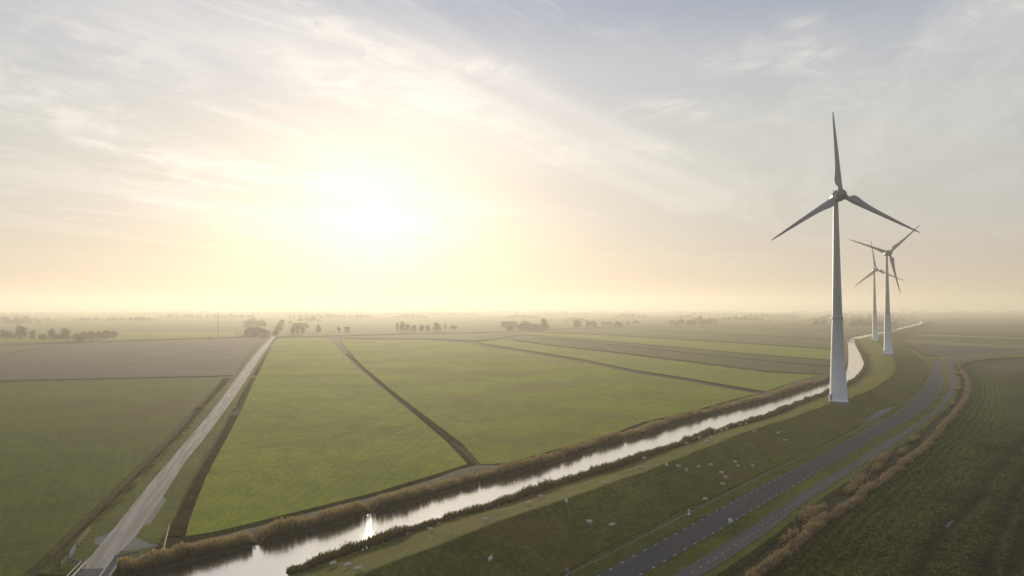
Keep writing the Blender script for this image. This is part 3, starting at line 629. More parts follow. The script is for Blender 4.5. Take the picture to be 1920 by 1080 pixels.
def along(P, n, spread, seed, s0=0, s1=None, dens=None):
    r = np.random.default_rng(seed); tot = length(P); s1 = s1 or tot
    t = s0 + (s1-s0)*r.random(n)**(1.0)
    if dens is not None: t = s0 + (s1-s0)*r.random(n)**dens
    t.sort(); q = resample(P, t, False); nr, _ = normals(resample(P, np.linspace(0, tot, 400), False))
    k = np.clip((t/tot*399).astype(int), 0, 399); d = (r.random(n)-.5)*spread
    q = q.copy(); q[:, :2] += nr[k]*d[:, None]; return q, t, d
r = np.random.default_rng(3)
def arc_at(P, px, py, z=0): return float(np.r_[0, np.cumsum(np.linalg.norm(np.diff(P[:, :2], axis=0), axis=1))][int(np.argmin(np.linalg.norm(P[:, :2]-at(px, py, z)[:2], axis=1)))])
# far bank reeds
rb = offset(far_water, -1.3)
send = arc_at(rb, 1589, 645, -.5)
gaps = [arc_at(rb, px, py, -.5) for px, py in ((485, 1022), (703, 961), (1055, 862), (1180, 824), (1352, 773))]
def wind(n, s=.28, seed=2):
    q = np.random.default_rng(seed); v = np.zeros((n, 3)); v[:, 0] = .5; v[:, 1] = .15; v[:, :2] += q.normal(size=(n, 2))*.45; return v*s
def reedrow(P, n, spread, seed, s0, s1, h0, gaps, hv=.35, zb=-.3, dens=1.35, wmul=1.0):
    q, t, d = along(P, n, spread, seed, s0, s1, dens); rr = np.random.default_rng(seed+50)
    mod = .60 + hv*.75*vnoise(t, t*0, 7, seed) + (.25+hv*.45)*(vnoise(t, t*0+9, 2.4, seed+1)-.35)
    h = h0*mod*(.78+.36*rr.random(n))*(1-.25*np.abs(d)/spread*2*.6)
    for g in gaps: h *= 1-np.exp(-((t-g)/1.3)**2)
    keep = h > .35; q = q[keep]; h = h[keep]; q[:, 2] = zb
    dist = np.linalg.norm(q[:, :2], axis=1); w = (.055+.00042*dist)*wmul*(.7+.6*rr.random(len(q)))
    return q, h, w
q, h, w = reedrow(rb, 42000, 2.6, 11, arc_at(rb, 236, 1084, -.5), send, 2.85, gaps, hv=.6)
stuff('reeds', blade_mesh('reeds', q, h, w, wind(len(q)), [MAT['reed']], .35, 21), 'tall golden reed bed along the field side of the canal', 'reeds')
# near bank shore plants, lower and bushier
nb = offset(grass_edge, -1.3); ns0 = arc_at(nb, 556, 1076); ns1 = arc_at(nb, 1607, 640)
q, h, w = reedrow(nb, 42000, 2.2, 31, ns0, ns1, 1.55, [], hv=1.25, zb=-.15, wmul=1.25)
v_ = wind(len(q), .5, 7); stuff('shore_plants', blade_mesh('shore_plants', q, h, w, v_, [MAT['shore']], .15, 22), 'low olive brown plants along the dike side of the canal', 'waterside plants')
# roadside reeds
rl = resample(line([(1370, 1118), (1432, 1075), (1500, 1019), (1545, 984), (1590, 951), (1655, 905), (1730, 845), (1780, 791), (1804, 758), (1814, 737), (1815, 719), (1808, 703), (1797, 690), (1793, 685)]), 260)
q, h, w = reedrow(rl, 34000, 2.4, 41, 0, length(rl), 2.35, [], hv=.4, zb=-.5, wmul=.95)
sh_ = (vnoise(q[:, 0], q[:, 1], 9, 44)-.5)*1.2 + (vnoise(q[:, 0], q[:, 1], 3.5, 45)-.5)*1.0; q[:, 0] -= sh_*.75*.9; q[:, 1] += sh_*.65*.9
gk = vnoise(q[:, 0], q[:, 1], 2.6, 46) + .3*rng.random(len(q)); kp = gk > .33; q, h, w = q[kp], h[kp], w[kp]
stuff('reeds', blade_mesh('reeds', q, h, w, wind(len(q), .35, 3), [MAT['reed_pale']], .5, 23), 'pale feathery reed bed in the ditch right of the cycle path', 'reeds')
# ragged clumps that spill from that row toward the path
cl = []
for i, (px_, py_, k_) in enumerate([(1528, 985, 1.0), (1518, 968, 1.5), (1536, 962, 1.0), (1600, 918, 1.2), (1610, 905, 1.5), (1645, 880, 1.1), (1640, 868, .8), (1655, 862, 1.3), (1690, 850, .9), (1799, 702, 1.6), (1797, 730, 1.2), (1785, 760, 1.0), (1480, 1012, .8), (1715, 826, 1.1)]):
    c0 = at(px_, py_); m_ = int(520*k_); a = r.normal(size=(m_, 2))*[2.4*k_, .55*k_]; a = a@np.array([[.65, .76], [-.76, .65]]); a = a[vnoise(a[:, 0]+i*7, a[:, 1], .9, 6) > .35]; m_ = len(a); cl.append(np.c_[c0[0]+a[:, 0], c0[1]+a[:, 1], np.full(m_, -.5)])
q = np.concatenate(cl); h = 2.0*(.6+.5*r.random(len(q))); w = .1*(.7+.6*r.random(len(q)))
stuff('reeds', blade_mesh('reeds', q, h, w, wind(len(q), .35, 5), [MAT['reed_pale']], .5, 24), 'scattered reed clumps between the roadside reed bed and the path', 'reeds')
# far thin reed line right of the bend and on the diagonal ditch beyond
q1, t, d = along(resample(line([(1797, 687), (1812, 679.5), (1838, 675), (1870, 672.5), (1920, 670)]), 60), 5000, 3.0, 52)
q2, t, d = along(resample(line([(1688, 636), (1702, 646), (1722, 657), (1745, 668), (1762, 669)]), 60), 5000, 5.0, 53)
q = np.r_[q1, q2]; q[:, 2] = -.3; h = 1.3*(.4+.8*r.random(len(q)))*np.r_[np.ones(5000)*.9, np.ones(5000)*1.1]; w = .3*(.7+.6*r.random(len(q)))
stuff('reeds', blade_mesh('reeds', q, h, w, wind(len(q), .3, 6), [MAT['reed_pale']], .2, 25), 'thin broken line of reeds in the ditches beyond the road bend', 'reeds')
# withered growth in the lane's ditches and the middle ditch
Q_ = []; H_ = []
for pts, n_, sp, hh in (([(100, 1062), (150, 1005), (205, 950), (335, 817), (376, 768), (428, 707)], 12000, 2.8, .75), ([(328, 1000), (345, 960), (376, 897), (420, 818), (440, 776)], 10000, 3.0, .5), ([(443, 762), (462, 726), (490, 682), (510, 650)], 5000, 3.2, .6), ([(885, 868), (852, 834), (770, 762), (700, 705), (650, 662)], 7000, 1.6, .3)):
    P = resample(line(pts), 80); q, t, d = along(P, n_, sp, len(Q_)+60, dens=1.3); q[:, 2] = -.85; Q_.append(q); H_.append(hh*(.5+.9*r.random(n_))*(.5+vnoise(t, t*0, 4, 5)) + .35)
q = np.concatenate(Q_); h = np.concatenate(H_); w = .12*(.6+.8*r.random(len(q)))
stuff('ditch_growth', blade_mesh('ditch_growth', q, h, w, wind(len(q), .5, 8), [MAT['tuft_brown']], 0, 26), 'withered brown growth filling the field ditches', 'undergrowth')
# grass tufts over verges, dike and rough meadow, as far as single tufts still read
def tufts(name, polyg, n, hh, mat, label, seed, zf=None, z=0.0, lim=330, power=1.0):
    rr = np.random.default_rng(seed); P = np.asarray(polyg)[:, :2]; lo = P.min(0); hi = np.minimum(P.max(0), [lim, lim]); out = []
    tot = 0
    while tot < n:
        c = lo + (hi-lo)*rr.random((n*3, 2)); dd = np.linalg.norm(c, axis=1); c = c[(dd > 70) & (dd < lim) & (rr.random(len(c)) < (90/np.maximum(dd, 90))**power)]
        c = c[inside(c[:, 0], c[:, 1], P)]; out.append(c); tot += len(c)
        if not len(c): break
    c = np.concatenate(out)[:n]; k = 3; c = np.repeat(c, k, 0)+rr.normal(size=(len(c)*k, 2))*.12
    zz = np.full(len(c), z) if zf is None else zf(c)
    q = np.c_[c, zz-.03]; cl_ = vnoise(c[:, 0], c[:, 1], 5, seed); h = hh*(.4+.9*rr.random(len(c)))*(.4+1.2*cl_); dist = np.linalg.norm(c, axis=1); w = (.03+.0011*dist)*(.7+.6*rr.random(len(c)))
    stuff(name, blade_mesh(name, q, h, w, wind(len(q), hh*.7, seed), [mat], 0, seed), label, 'grass')
def rough_z(c):
    i = np.clip(((c[:, 0]-25)/.9).round().astype(int), 0, nx-1); j = np.clip(((c[:, 1]-60)/.9).round().astype(int), 0, ny-1); return z_grid[j, i]
z_grid = z.reshape(ny, nx)
tufts('grass_tufts', rough_poly, 36000, .34, MAT['tuft'], 'coarse dark grass tufts over the rough meadow on the right', 71, zf=rough_z, power=1.4)

# ------------------------------------------------------------------ wind turbines
def tower_mat(name, c):
    m, nt, b = nmat(name); v = coord(nt); n = noise(nt, v, .5, 5, .6, stretch=(3, 3, .25)); n2 = noise(nt, v, 4, 3)
    k = mathn(nt, 'ADD', mathn(nt, 'MULTIPLY', n, .75), mathn(nt, 'MULTIPLY', n2, .25))
    nt.links.new(rampn(nt, k, [(.35, tuple(q*.86 for q in c)), (.62, c)]), b.inputs['Base Color']); b.inputs['Roughness'].default_value = .45; return m
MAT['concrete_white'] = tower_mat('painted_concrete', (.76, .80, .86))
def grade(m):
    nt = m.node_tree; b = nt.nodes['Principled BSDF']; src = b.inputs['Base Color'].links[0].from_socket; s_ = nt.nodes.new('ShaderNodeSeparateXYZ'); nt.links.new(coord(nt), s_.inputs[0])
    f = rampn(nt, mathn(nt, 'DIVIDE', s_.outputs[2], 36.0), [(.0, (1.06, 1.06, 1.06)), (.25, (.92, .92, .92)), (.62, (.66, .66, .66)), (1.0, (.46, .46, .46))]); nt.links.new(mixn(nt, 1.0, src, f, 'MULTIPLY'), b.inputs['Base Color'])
grade(MAT['concrete_white'])                      # base colour of the lower section darkens with height towards the collar
MAT['steel_grey'] = tower_mat('painted_steel', (.32, .335, .35))
MAT['blade'] = tower_mat('blade_coat', (.24, .26, .29))
MAT['nacelle'] = tower_mat('nacelle_shell', (.12, .125, .14))
MAT['dark'] = plain('dark_metal', (.10, .10, .11), .6)
MAT['cabinet'] = plain('grey_cabinet', (.30, .32, .35), .6)

def lathe(prof, n=40):
    vs = []; fs = []
    for rr, zz in prof:
        for k in range(n): a = 2*math.pi*k/n; vs.append((rr*math.cos(a), rr*math.sin(a), zz))
    for i in range(len(prof)-1):
        for k in range(n): fs.append((i*n+k, i*n+(k+1) % n, (i+1)*n+(k+1) % n, (i+1)*n+k))
    return vs, fs
def lathe_mesh(name, prof, mats, n=40, cap=True, smooth=True):
    vs, fs = lathe(prof, n); mb = MB(); mb.add(vs, fs)
    if cap: mb.add(vs[-n:], [tuple(range(n))]); mb.add(vs[:n], [tuple(range(n-1, -1, -1))])
    me = mb.mesh(name, mats, smooth)
    return me
def blade_shape():
    """root at origin, axis +Z, viewed from -Y; trailing edge toward -X"""
    st = [(0, 1.0, -1.0, 1.0, 0), (1.6, 1.0, -1.0, 1.0, 0), (2.3, 1.05, -1.9, .85, 8), (3.4, 1.15, -2.45, .62, 14), (5.0, 1.15, -2.30, .46, 13), (7.5, 1.08, -1.75, .36, 11), (11, .98, -1.30, .28, 9),
          (16, .86, -.98, .21, 6), (21, .72, -.76, .16, 4), (26, .56, -.58, .12, 2.5), (30, .40, -.44, .09, 1.5), (33, .26, -.30, .06, 1), (34.2, .12, -.16, .03, .5), (34.7, .0, -.06, .01, 0)]
    nseg = 18; vs = []; fs = []
    for z_, le, te, th, tw in st:
        for k in range(nseg):
            a = 2*math.pi*k/nseg; cx_ = (le+te)/2; hw = (le-te)/2
            x_ = cx_+hw*math.cos(a); y_ = th*math.sin(a)*(1.0 if z_ < 2 else (.55+.45*math.cos(a-.0)) if math.cos(a) < 0 else 1)
            ca, sa = math.cos(R(tw)), math.sin(R(tw)); bend = -.9*(z_/34.7)**2*.6
            vs.append((x_*ca - y_*sa, x_*sa + y_*ca + bend, z_))
    for i in range(len(st)-1):
        for k in range(nseg): fs.append((i*nseg+k, i*nseg+(k+1) % nseg, (i+1)*nseg+(k+1) % nseg, (i+1)*nseg+k))
    mb = MB(); mb.add(vs, fs); mb.add(vs[-nseg:], [tuple(range(nseg))]); mb.add(vs[:nseg], [tuple(range(nseg-1, -1, -1))])
    return mb.mesh('blade', [MAT['blade']], True)
def make_turbine(loc, label, group):
    t = thing('wind_turbine', label, 'wind turbine', loc, 0, group)
    prof = [(3.75, 0), (3.72, .5), (3.66, .5), (3.60, 1.2), (3.36, 6), (3.22, 9), (2.98, 15), (2.80, 20.5), (2.60, 25), (2.32, 31), (2.12, 35.4)]
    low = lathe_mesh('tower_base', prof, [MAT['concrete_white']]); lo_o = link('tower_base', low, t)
    for zz, rr in ((5.9, 3.365), (10.6, 3.16), (15.3, 2.97), (20, 2.82), (24.7, 2.62), (29.4, 2.40)):
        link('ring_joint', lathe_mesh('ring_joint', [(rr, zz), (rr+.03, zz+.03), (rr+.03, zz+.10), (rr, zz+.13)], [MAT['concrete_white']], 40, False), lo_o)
    link('collar', lathe_mesh('collar', [(2.13, 35.2), (2.30, 35.3), (2.30, 36.3), (2.02, 36.4)], [MAT['steel_grey']], 40, False), t)
    link('tower', lathe_mesh('tower', [(2.03, 36.2), (1.72, 50), (1.48, 62), (1.22, 75), (1.02, 85.4), (1.0, 86.6)], [MAT['steel_grey']]), t)
    link('cabinet', MB().box((-3.75, -.4, 1.6), (.9, 1.5, 2.5)).box((-3.75, -.4, 2.9), (1.1, 1.7, .15)).mesh('cabinet', [MAT['cabinet']]), t)
    link('cabinet', MB().box((3.72, -.3, 1.9), (.6, 1.3, 1.8)).box((3.72, -.3, 2.85), (.8, 1.5, .12)).mesh('cabinet', [MAT['cabinet']]), t)
    link('foundation', lathe_mesh('foundation', [(4.3, -1.6), (4.3, .12), (3.7, .14)], [MAT['gravel']], 40, True, False), t)
    return t
BLADE = blade_shape()
def add_rotor(t, hub_h, psi, phase, s=1.0):
    oh, tilt = 4.7, .075
    n_ = Vector((math.sin(psi)*math.cos(tilt), -math.cos(psi)*math.cos(tilt), math.sin(tilt)))
    rt = Vector((math.cos(psi), math.sin(psi), 0)); up = rt.cross(n_)*-1
    up = n_.cross(rt)*-1 if up.z < 0 else up
    if up.z < 0: up = -up
    c = Vector((0, 0, hub_h*1.0)) + n_*oh
    B = Matrix((rt, -n_, up)).transposed()           # columns: local x, y(back), z(up)
    # nacelle: egg lying along the shaft, generator ring behind the rotor
    def lie(mesh_prof, name, mat, n=32):
        vs, fs = lathe(mesh_prof, n); vs = [B @ Vector((a, -zz, b)) + c for a, b, zz in vs]
        mb = MB(); mb.add(vs, fs); mb.add(vs[-n:], [tuple(range(n))]); mb.add(vs[:n], [tuple(range(n-1, -1, -1))]); return mb.mesh(name, [mat], True)
    # profile radius against distance in front of the rotor plane (negative = behind)
    nac = link('nacelle', lie([(.15, -8.6), (.9, -8.3), (1.5, -7.4), (1.95, -6.0), (2.25, -4.4), (2.45, -3.0), (2.62, -2.3), (2.62, -1.5), (2.2, -1.35)], 'nacelle', MAT['nacelle']), t)
    mb = MB(); q = B @ Vector((.0, 5.6, 2.35)) + c; mb.box(q, (.7, .9, .5)); q2 = B @ Vector((0, 6.6, 2.6)) + c
    mb.tube([q2 - Vector((0, 0, 1.0)), q2 + Vector((0, 0, .9))], .06, 6); mb.tube([q2 + Vector((-.5, 0, .8)), q2 + Vector((.5, 0, .8))], .05, 6)
    link('wind_vane', mb.mesh('wind_vane', [MAT['dark']]), nac)
    hub = link('hub', lie([(2.25, -1.3), (2.3, -.4), (2.2, .6), (1.9, 1.6), (1.45, 2.3), (.9, 2.75), (.3, 2.95), (.05, 2.97)], 'hub', MAT['nacelle']), t)
    for k in range(3):
        a = phase + k*2*math.pi/3
        ax = rt*math.sin(a) + up*math.cos(a); ch = rt*math.cos(a) - up*math.sin(a)   # ax = blade axis, ch = its right hand side seen from the front
        Mx = Matrix((ch, -n_, ax)).transposed().to_4x4(); Mx.translation = c + ax*2.15
        o = link('blade', BLADE, t); o.matrix_local = Mx
        vs, fs = lathe([(1.12, -.9), (1.16, -.1), (1.16, .25), (1.02, .3)], 20); M2 = Mx
        mb = MB(); mb.add([M2 @ Vector(p) for p in vs], fs); link('blade_socket', mb.mesh('blade_socket', [MAT['nacelle']], True), hub)
TUR = [((140.8, 295.7), 88.3, 0.0, 3.111+math.pi-.02, 'nearest and tallest looking wind turbine, standing on the dike crest beside the canal bend'),
       ((328.2, 597.1), 87.9, 0.0, .85, 'second wind turbine, right of the canal, one blade pointing steeply down'),
       ((450.4, 848.2), 87.5, 0.0, 3.014+math.pi, 'third, smallest looking of the three dike turbines, just right of the narrow canal')]
for (x_, y_), hh, psi, ph, lab in TUR:
    t = make_turbine((x_, y_, 5.0), lab, 'wind turbines along the dike'); add_rotor(t, hh, psi, ph)
# mound under each tower so that it stands on the crest
# faint small turbine far off
p = at(1693.5, 595); t = thing('wind_turbine', 'tiny faint wind turbine far away on the hazy horizon', 'wind turbine', tuple(p))
link('tower', lathe_mesh('tower', [(1.3, 0), (.6, 34)], [MAT['steel_grey']], 12), t)
link('nacelle', MB().box((0, 1.4, 34.6), (2, 4.6, 2.2)).mesh('nacelle', [MAT['steel_grey']]), t)
link('hub', MB().tube([(0, -1, 34.6), (0, -2.6, 34.6)], [1.0, .5], 10).mesh('hub', [MAT['steel_grey']]), t)
for k in range(3):
    a = R(-44) + k*2*math.pi/3; d_ = Vector((math.sin(a), 0, math.cos(a))); sd_ = Vector((d_.z, 0, -d_.x)); c0 = Vector((0, -1.8, 34.6))
    mb = MB(); mb.prism([(-.9, .8), (.9, .8), (.35, 18), (-.25, 18)], c0, sd_, d_, (0, 1, 0), .3); link('blade', mb.mesh('blade', [MAT['steel_grey']]), t)

# ------------------------------------------------------------------ sheep
def sheep_mesh(pose):
    bm = bmesh.new()
    def ell(c, s, rot=(0, 0, 0), sub=2):
        m4 = Matrix.Translation(c) @ Matrix.Rotation(rot[2], 4, 'Z') @ Matrix.Rotation(rot[1], 4, 'Y') @ Matrix.Diagonal((*s, 1))
        bmesh.ops.create_icosphere(bm, subdivisions=sub, radius=1, matrix=m4)
    lz = 0 if pose != 'lying' else -.32
    ell((-.08, 0, .62+lz), (.46, .33, .33)); ell((.24, 0, .64+lz), (.32, .30, .32)); ell((-.40, 0, .60+lz), (.26, .30, .30))
    if pose == 'grazing':
        ell((.50, 0, .58), (.22, .13, .15), (0, R(40), 0)); ell((.68, 0, .34), (.17, .085, .095), (0, R(62), 0)); ears = (.62, .45)
    else:
        ell((.50, 0, .84+lz), (.20, .13, .17), (0, R(-40), 0)); ell((.70, 0, .98+lz), (.17, .085, .095), (0, R(22), 0)); ears = (.60, 1.05+lz)
    for s_ in (-1, 1): ell((ears[0], s_*.13, ears[1]), (.03, .09, .035), (0, 0, R(10*s_)), 1)
    if pose != 'lying':
        for x__, y__ in ((.32, .13), (.32, -.13), (-.38, .14), (-.38, -.14)):
            for k, rr in ((.46, .075), (.36, .062), (.27, .055), (.18, .05), (.10, .048), (.045, .052)):
                ell((x__ + (.03 if x__ < 0 and .2 < k < .4 else 0), y__, k), (rr, rr, .075), (0, 0, 0), 1)
    else:
        ell((.38, .14, .10), (.18, .06, .07), (0, 0, 0), 1); ell((-.30, .20, .10), (.22, .08, .09), (0, 0, 0), 1)
    ell((-.64, 0, .60+lz), (.05, .045, .12), (0, R(12), 0), 1)
    me = bpy.data.meshes.new('sheep'); bm.to_mesh(me); bm.free()
    o = bpy.data.objects.new('tmp', me); C.objects.link(o); md = o.modifiers.new('r', 'REMESH'); md.mode = 'VOXEL'; md.voxel_size = .045
    bpy.context.view_layer.update(); ev = o.evaluated_get(bpy.context.evaluated_depsgraph_get()); m2 = bpy.data.meshes.new_from_object(ev)
    bpy.data.objects.remove(o); m2.name = 'sheep_'+pose
    co = np.zeros(len(m2.vertices)*3); m2.vertices.foreach_get('co', co); co = co.reshape(-1, 3)
    wool = co[:, 0] < .55; dd = (vnoise(co[:, 0]*1+co[:, 2]*.7, co[:, 1]*1-co[:, 2]*.6, .07, 3)-.5)*.035*wool
    co[:, 2] += dd; m2.vertices.foreach_set('co', co.ravel())
    m2.materials.clear(); m2.materials.append(MAT['wool']); m2.materials.append(MAT['sheep_skin'])
    for p in m2.polygons:
        c = p.center; leg = pose != 'lying' and c.z < .33 and c.x < .5; head = c.x > .60
        p.material_index = 1 if (leg or head) else 0; p.use_smooth = True
    return m2
MAT['wool'] = plain('wool', (.55, .51, .42), .95, .15, 9, relief=.03)
MAT['sheep_skin'] = plain('sheep_skin', (.50, .45, .37), .8)
SH = {k: sheep_mesh(k) for k in ('grazing', 'standing', 'lying')}
G_ = 'sheep grazing on the dike'
sheep = [
 (625, 1062, 'grazing', 20, 'white sheep at the lower left end of the sunlit slope, first of three'),
 (652, 1066, 'grazing', 10, 'white sheep in the middle of three in a row low on the slope'),
 (672, 1073, 'grazing', 15, 'white sheep lowest of the row of three, on the shadow edge at the bottom'),
 (808, 997, 'grazing', 160, 'lone white sheep on the sunlit slope above the reflecting sun'),
 (911, 979, 'grazing', 10, 'lone white sheep on the sunlit edge of the crest near the bottom'),
 (919.5, 1054, 'standing', 80, 'lone white sheep deep in the shaded slope nearest the bottom of the photo'),
 (991, 948, 'standing', 70, 'white sheep facing away on the sunlit slope, lower of a close two'),
 (1014, 935, 'grazing', -30, 'white sheep head down on the sunlit slope, upper of two close together'),
 (1062, 943, 'standing', 100, 'lone sheep facing away just over the crest on the shaded side'),
 (1134.5, 909, 'grazing', -20, 'lone sheep standing right on the crest line between sun and shade'),
 (1105, 983, 'standing', 200, 'left sheep of two in the middle of the shaded slope'),
 (1147.5, 986, 'lying', 0, 'right sheep of two in the middle of the shaded slope, broad and low'),
 (1208, 862, 'grazing', 30, 'lone white sheep in the sun close to the waterside plants'),
 (1198, 880, 'grazing', 170, 'left sheep of a touching pair on the crest'),
 (1203.5, 879.5, 'grazing', 10, 'right sheep of a touching pair on the crest'),
 (1250, 876, 'standing', 90, 'leftmost sheep of the loose flock strung along the upper shaded slope'),
 (1272.5, 878, 'standing', 120, 'second sheep from the left in the flock along the upper shaded slope'),
 (1287, 885, 'standing', 85, 'small looking sheep a little below the string of sheep on the shaded slope'),
 (1310, 878.5, 'grazing', 180, 'sheep in the middle of the string along the shaded slope'),
 (1333, 875, 'grazing', 190, 'sheep fifth along the string on the shaded slope, right of the middle one'),
 (1352.5, 890, 'grazing', 200, 'topmost sheep of three standing below each other on the shaded slope'),
 (1360, 898, 'grazing', 15, 'middle sheep of three standing below each other on the shaded slope'),
 (1355, 911, 'grazing', -15, 'bottom sheep of three standing below each other on the shaded slope'),
 (1378, 869, 'standing', 140, 'upper sheep of a slanting pair on the shaded slope'),
 (1384, 877, 'grazing', 10, 'lower sheep of a slanting pair on the shaded slope'),
 (1411, 877, 'standing', 100, 'lone sheep right of the slanting pair on the shaded slope'),
 (1322, 940, 'grazing', 190, 'lone sheep at the foot of the dike close to the narrow track'),
 (1263, 839, 'grazing', 20, 'sheep half against the waterside plants, left of a close pair'),
 (1287.5, 834, 'grazing', 0, 'bright sheep beside the waterside plants at a gap in them'),
 (1311, 823.5, 'grazing', 40, 'small sheep hard by the waterside plants, left of the cluster before the turbine'),
 (1325, 830.5, 'grazing', 150, 'lowest left sheep of the cluster on the sunlit slope before the turbine'),
 (1334, 823, 'standing', 80, 'sheep centre left in the cluster on the sunlit slope before the turbine'),
 (1340.5, 813, 'standing', 60, 'sheep against the plants at the top left of the cluster before the turbine'),
 (1349, 818, 'grazing', 0, 'sheep in the very middle of the cluster before the turbine'),
 (1354, 822.5, 'lying', 0, 'dull sheep lowest right in the cluster before the turbine'),
 (1353, 809.5, 'grazing', 30, 'small sheep against the plants right above the cluster before the turbine'),
 (1362.5, 807, 'grazing', 170, 'sheep against the plants, farthest right of that cluster'),
 (1387.5, 799, 'standing', 60, 'left one of two far sheep by the plants on the way to the turbine'),
 (1399.5, 798, 'standing', 90, 'right one of two far sheep by the plants on the way to the turbine'),
 (1414.5, 812, 'grazing', 0, 'lone far sheep on the crest before the first turbine'),
 (1459, 813, 'lying', 10, 'upper one of two far sheep lying on the shaded slope below the turbine'),
 (1472.5, 826.5, 'lying', 170, 'lower one of two far sheep lying on the shaded slope below the turbine'),
 (1596.5, 748, 'lying', 0, 'tiny white sheep resting right beside the foot of the first turbine'),
]
for px_, py_, pose, rot, lab in sheep:
    p = on_dike(px_, py_)
    o = link('sheep', SH[pose], None, label=lab, category='sheep', group=G_); o.location = p; s_ = random.uniform(.88, 1.02)
    o.rotation_euler = (0, 0, R(rot+random.uniform(-12, 12))); o.scale = (s_, s_, s_)

# ------------------------------------------------------------------ road signs and posts
MAT['galv'] = plain('galvanised_steel', (.35, .37, .40), .45, metal=.6)
MAT['sign_white'] = plain('sign_white', (.82, .86, .92), .5, .03)
MAT['sign_red'] = plain('sign_red', (.50, .03, .04), .5, .05)
MAT['sign_black'] = plain('sign_black', (.02, .025, .04), .5, .05)
MAT['sign_back'] = plain('sign_back', (.20, .25, .36), .55, .08)
def face_cam(p): return math.atan2(p[0], p[1])*-1
def disc(mb, c, u, v, n_, rad, depth, m=0, k=28): mb.prism([(rad*math.cos(2*math.pi*i/k), rad*math.sin(2*math.pi*i/k)) for i in range(k)], c, u, v, n_, depth, m)
U_, V_, N_ = (1, 0, 0), (0, 0, 1), (0, -1, 0)
p = at(1370, 995); t = thing('road_sign', 'white round end of restrictions sign with a dark slanting bar between road and cycle path', 'road sign', tuple(p), face_cam(p)*.6)
link('post', MB().tube([(0, 0, -.3), (0, 0, 2.5)], .038, 8).mesh('post', [MAT['galv']]), t)
mb = MB(); disc(mb, (0, -.06, 2.12), U_, V_, N_, .42, .02); pl = link('sign_plate', mb.mesh('sign_plate', [MAT['sign_white']]), t)
a = R(52); mb = MB(); mb.box((0, -.076, 2.12), (.60, .006, .13), axes=[(math.cos(a), 0, math.sin(a)), (0, 1, 0), (-math.sin(a), 0, math.cos(a))]); link('bar', mb.mesh('bar', [MAT['sign_black']]), pl)
p = at(1292, 982.5); t = thing('road_sign', 'red and white warning triangle above a round white sign on one post beside the road', 'road sign', tuple(p), face_cam(p)*.6)
link('post', MB().tube([(0, 0, -.3), (0, 0, 3.2)], .038, 8).mesh('post', [MAT['galv']]), t)
def tri(s): return [(-s/2, -s*.289), (s/2, -s*.289), (0, s*.577)]
mb = MB(); mb.prism(tri(1.02), (0, -.06, 2.82), U_, V_, N_, .02); tp = link('triangle_plate', mb.mesh('triangle_plate', [MAT['sign_red']]), t)
mb = MB(); mb.prism(tri(.62), (0, -.075, 2.82), U_, V_, N_, .006); link('triangle_face', mb.mesh('triangle_face', [MAT['sign_white']]), tp)
mb = MB(); mb.box((0, -.081, 2.86), (.06, .004, .17)).box((0, -.081, 2.72), (.06, .004, .05)); link('symbol', mb.mesh('symbol', [MAT['sign_black']]), tp)
mb = MB(); disc(mb, (0, -.06, 2.12), U_, V_, N_, .33, .02); rp = link('round_plate', mb.mesh('round_plate', [MAT['sign_red']]), t)
mb = MB(); disc(mb, (0, -.075, 2.12), U_, V_, N_, .285, .006); link('round_face', mb.mesh('round_face', [MAT['sign_white']]), rp)
mb = MB(); mb.box((-.02, -.081, 2.13), (.17, .004, .11)).box((.08, -.081, 2.10), (.08, .004, .07)); link('symbol', mb.mesh('symbol', [MAT['sign_black']]), rp)
p = at(1063, 1092); t = thing('road_sign', 'blue grey back of a triangular road sign at the bottom edge by the track', 'road sign', tuple(p), R(-25))
link('post', MB().tube([(0, 0, -.3), (0, 0, 2.3)], .038, 8).mesh('post', [MAT['galv']]), t)
mb = MB(); mb.prism(tri(1.0), (0, .06, 2.05), (1, 0, 0), V_, N_, .02); link('triangle_plate', mb.mesh('triangle_plate', [MAT['sign_back']]), t)
mb = MB(); mb.box((0, .03, 1.95), (.5, .03, .05)).box((0, .03, 2.2), (.3, .03, .05)); link('bracket', mb.mesh('bracket', [MAT['galv']]), t)
p = at(1857, 664.5); t = thing('marker_post', 'white marker post standing beside the distant road right of the bend', 'post', tuple(p))
link('post', MB().box((0, 0, .75), (.22, .22, 1.5)).mesh('post', [MAT['sign_white']]), t); link('cap', MB().box((0, 0, 1.56), (.26, .26, .12)).mesh('cap', [MAT['sign_red']]), t)
p = at(1767, 672); t = thing('marker_post', 'short white marker post on the inside of the road junction', 'post', tuple(p))
link('post', MB().box((0, 0, .5), (.2, .2, 1.0)).mesh('post', [MAT['sign_white']]), t); link('cap', MB().box((0, 0, 1.06), (.24, .24, .12)).mesh('cap', [MAT['dark']]), t)

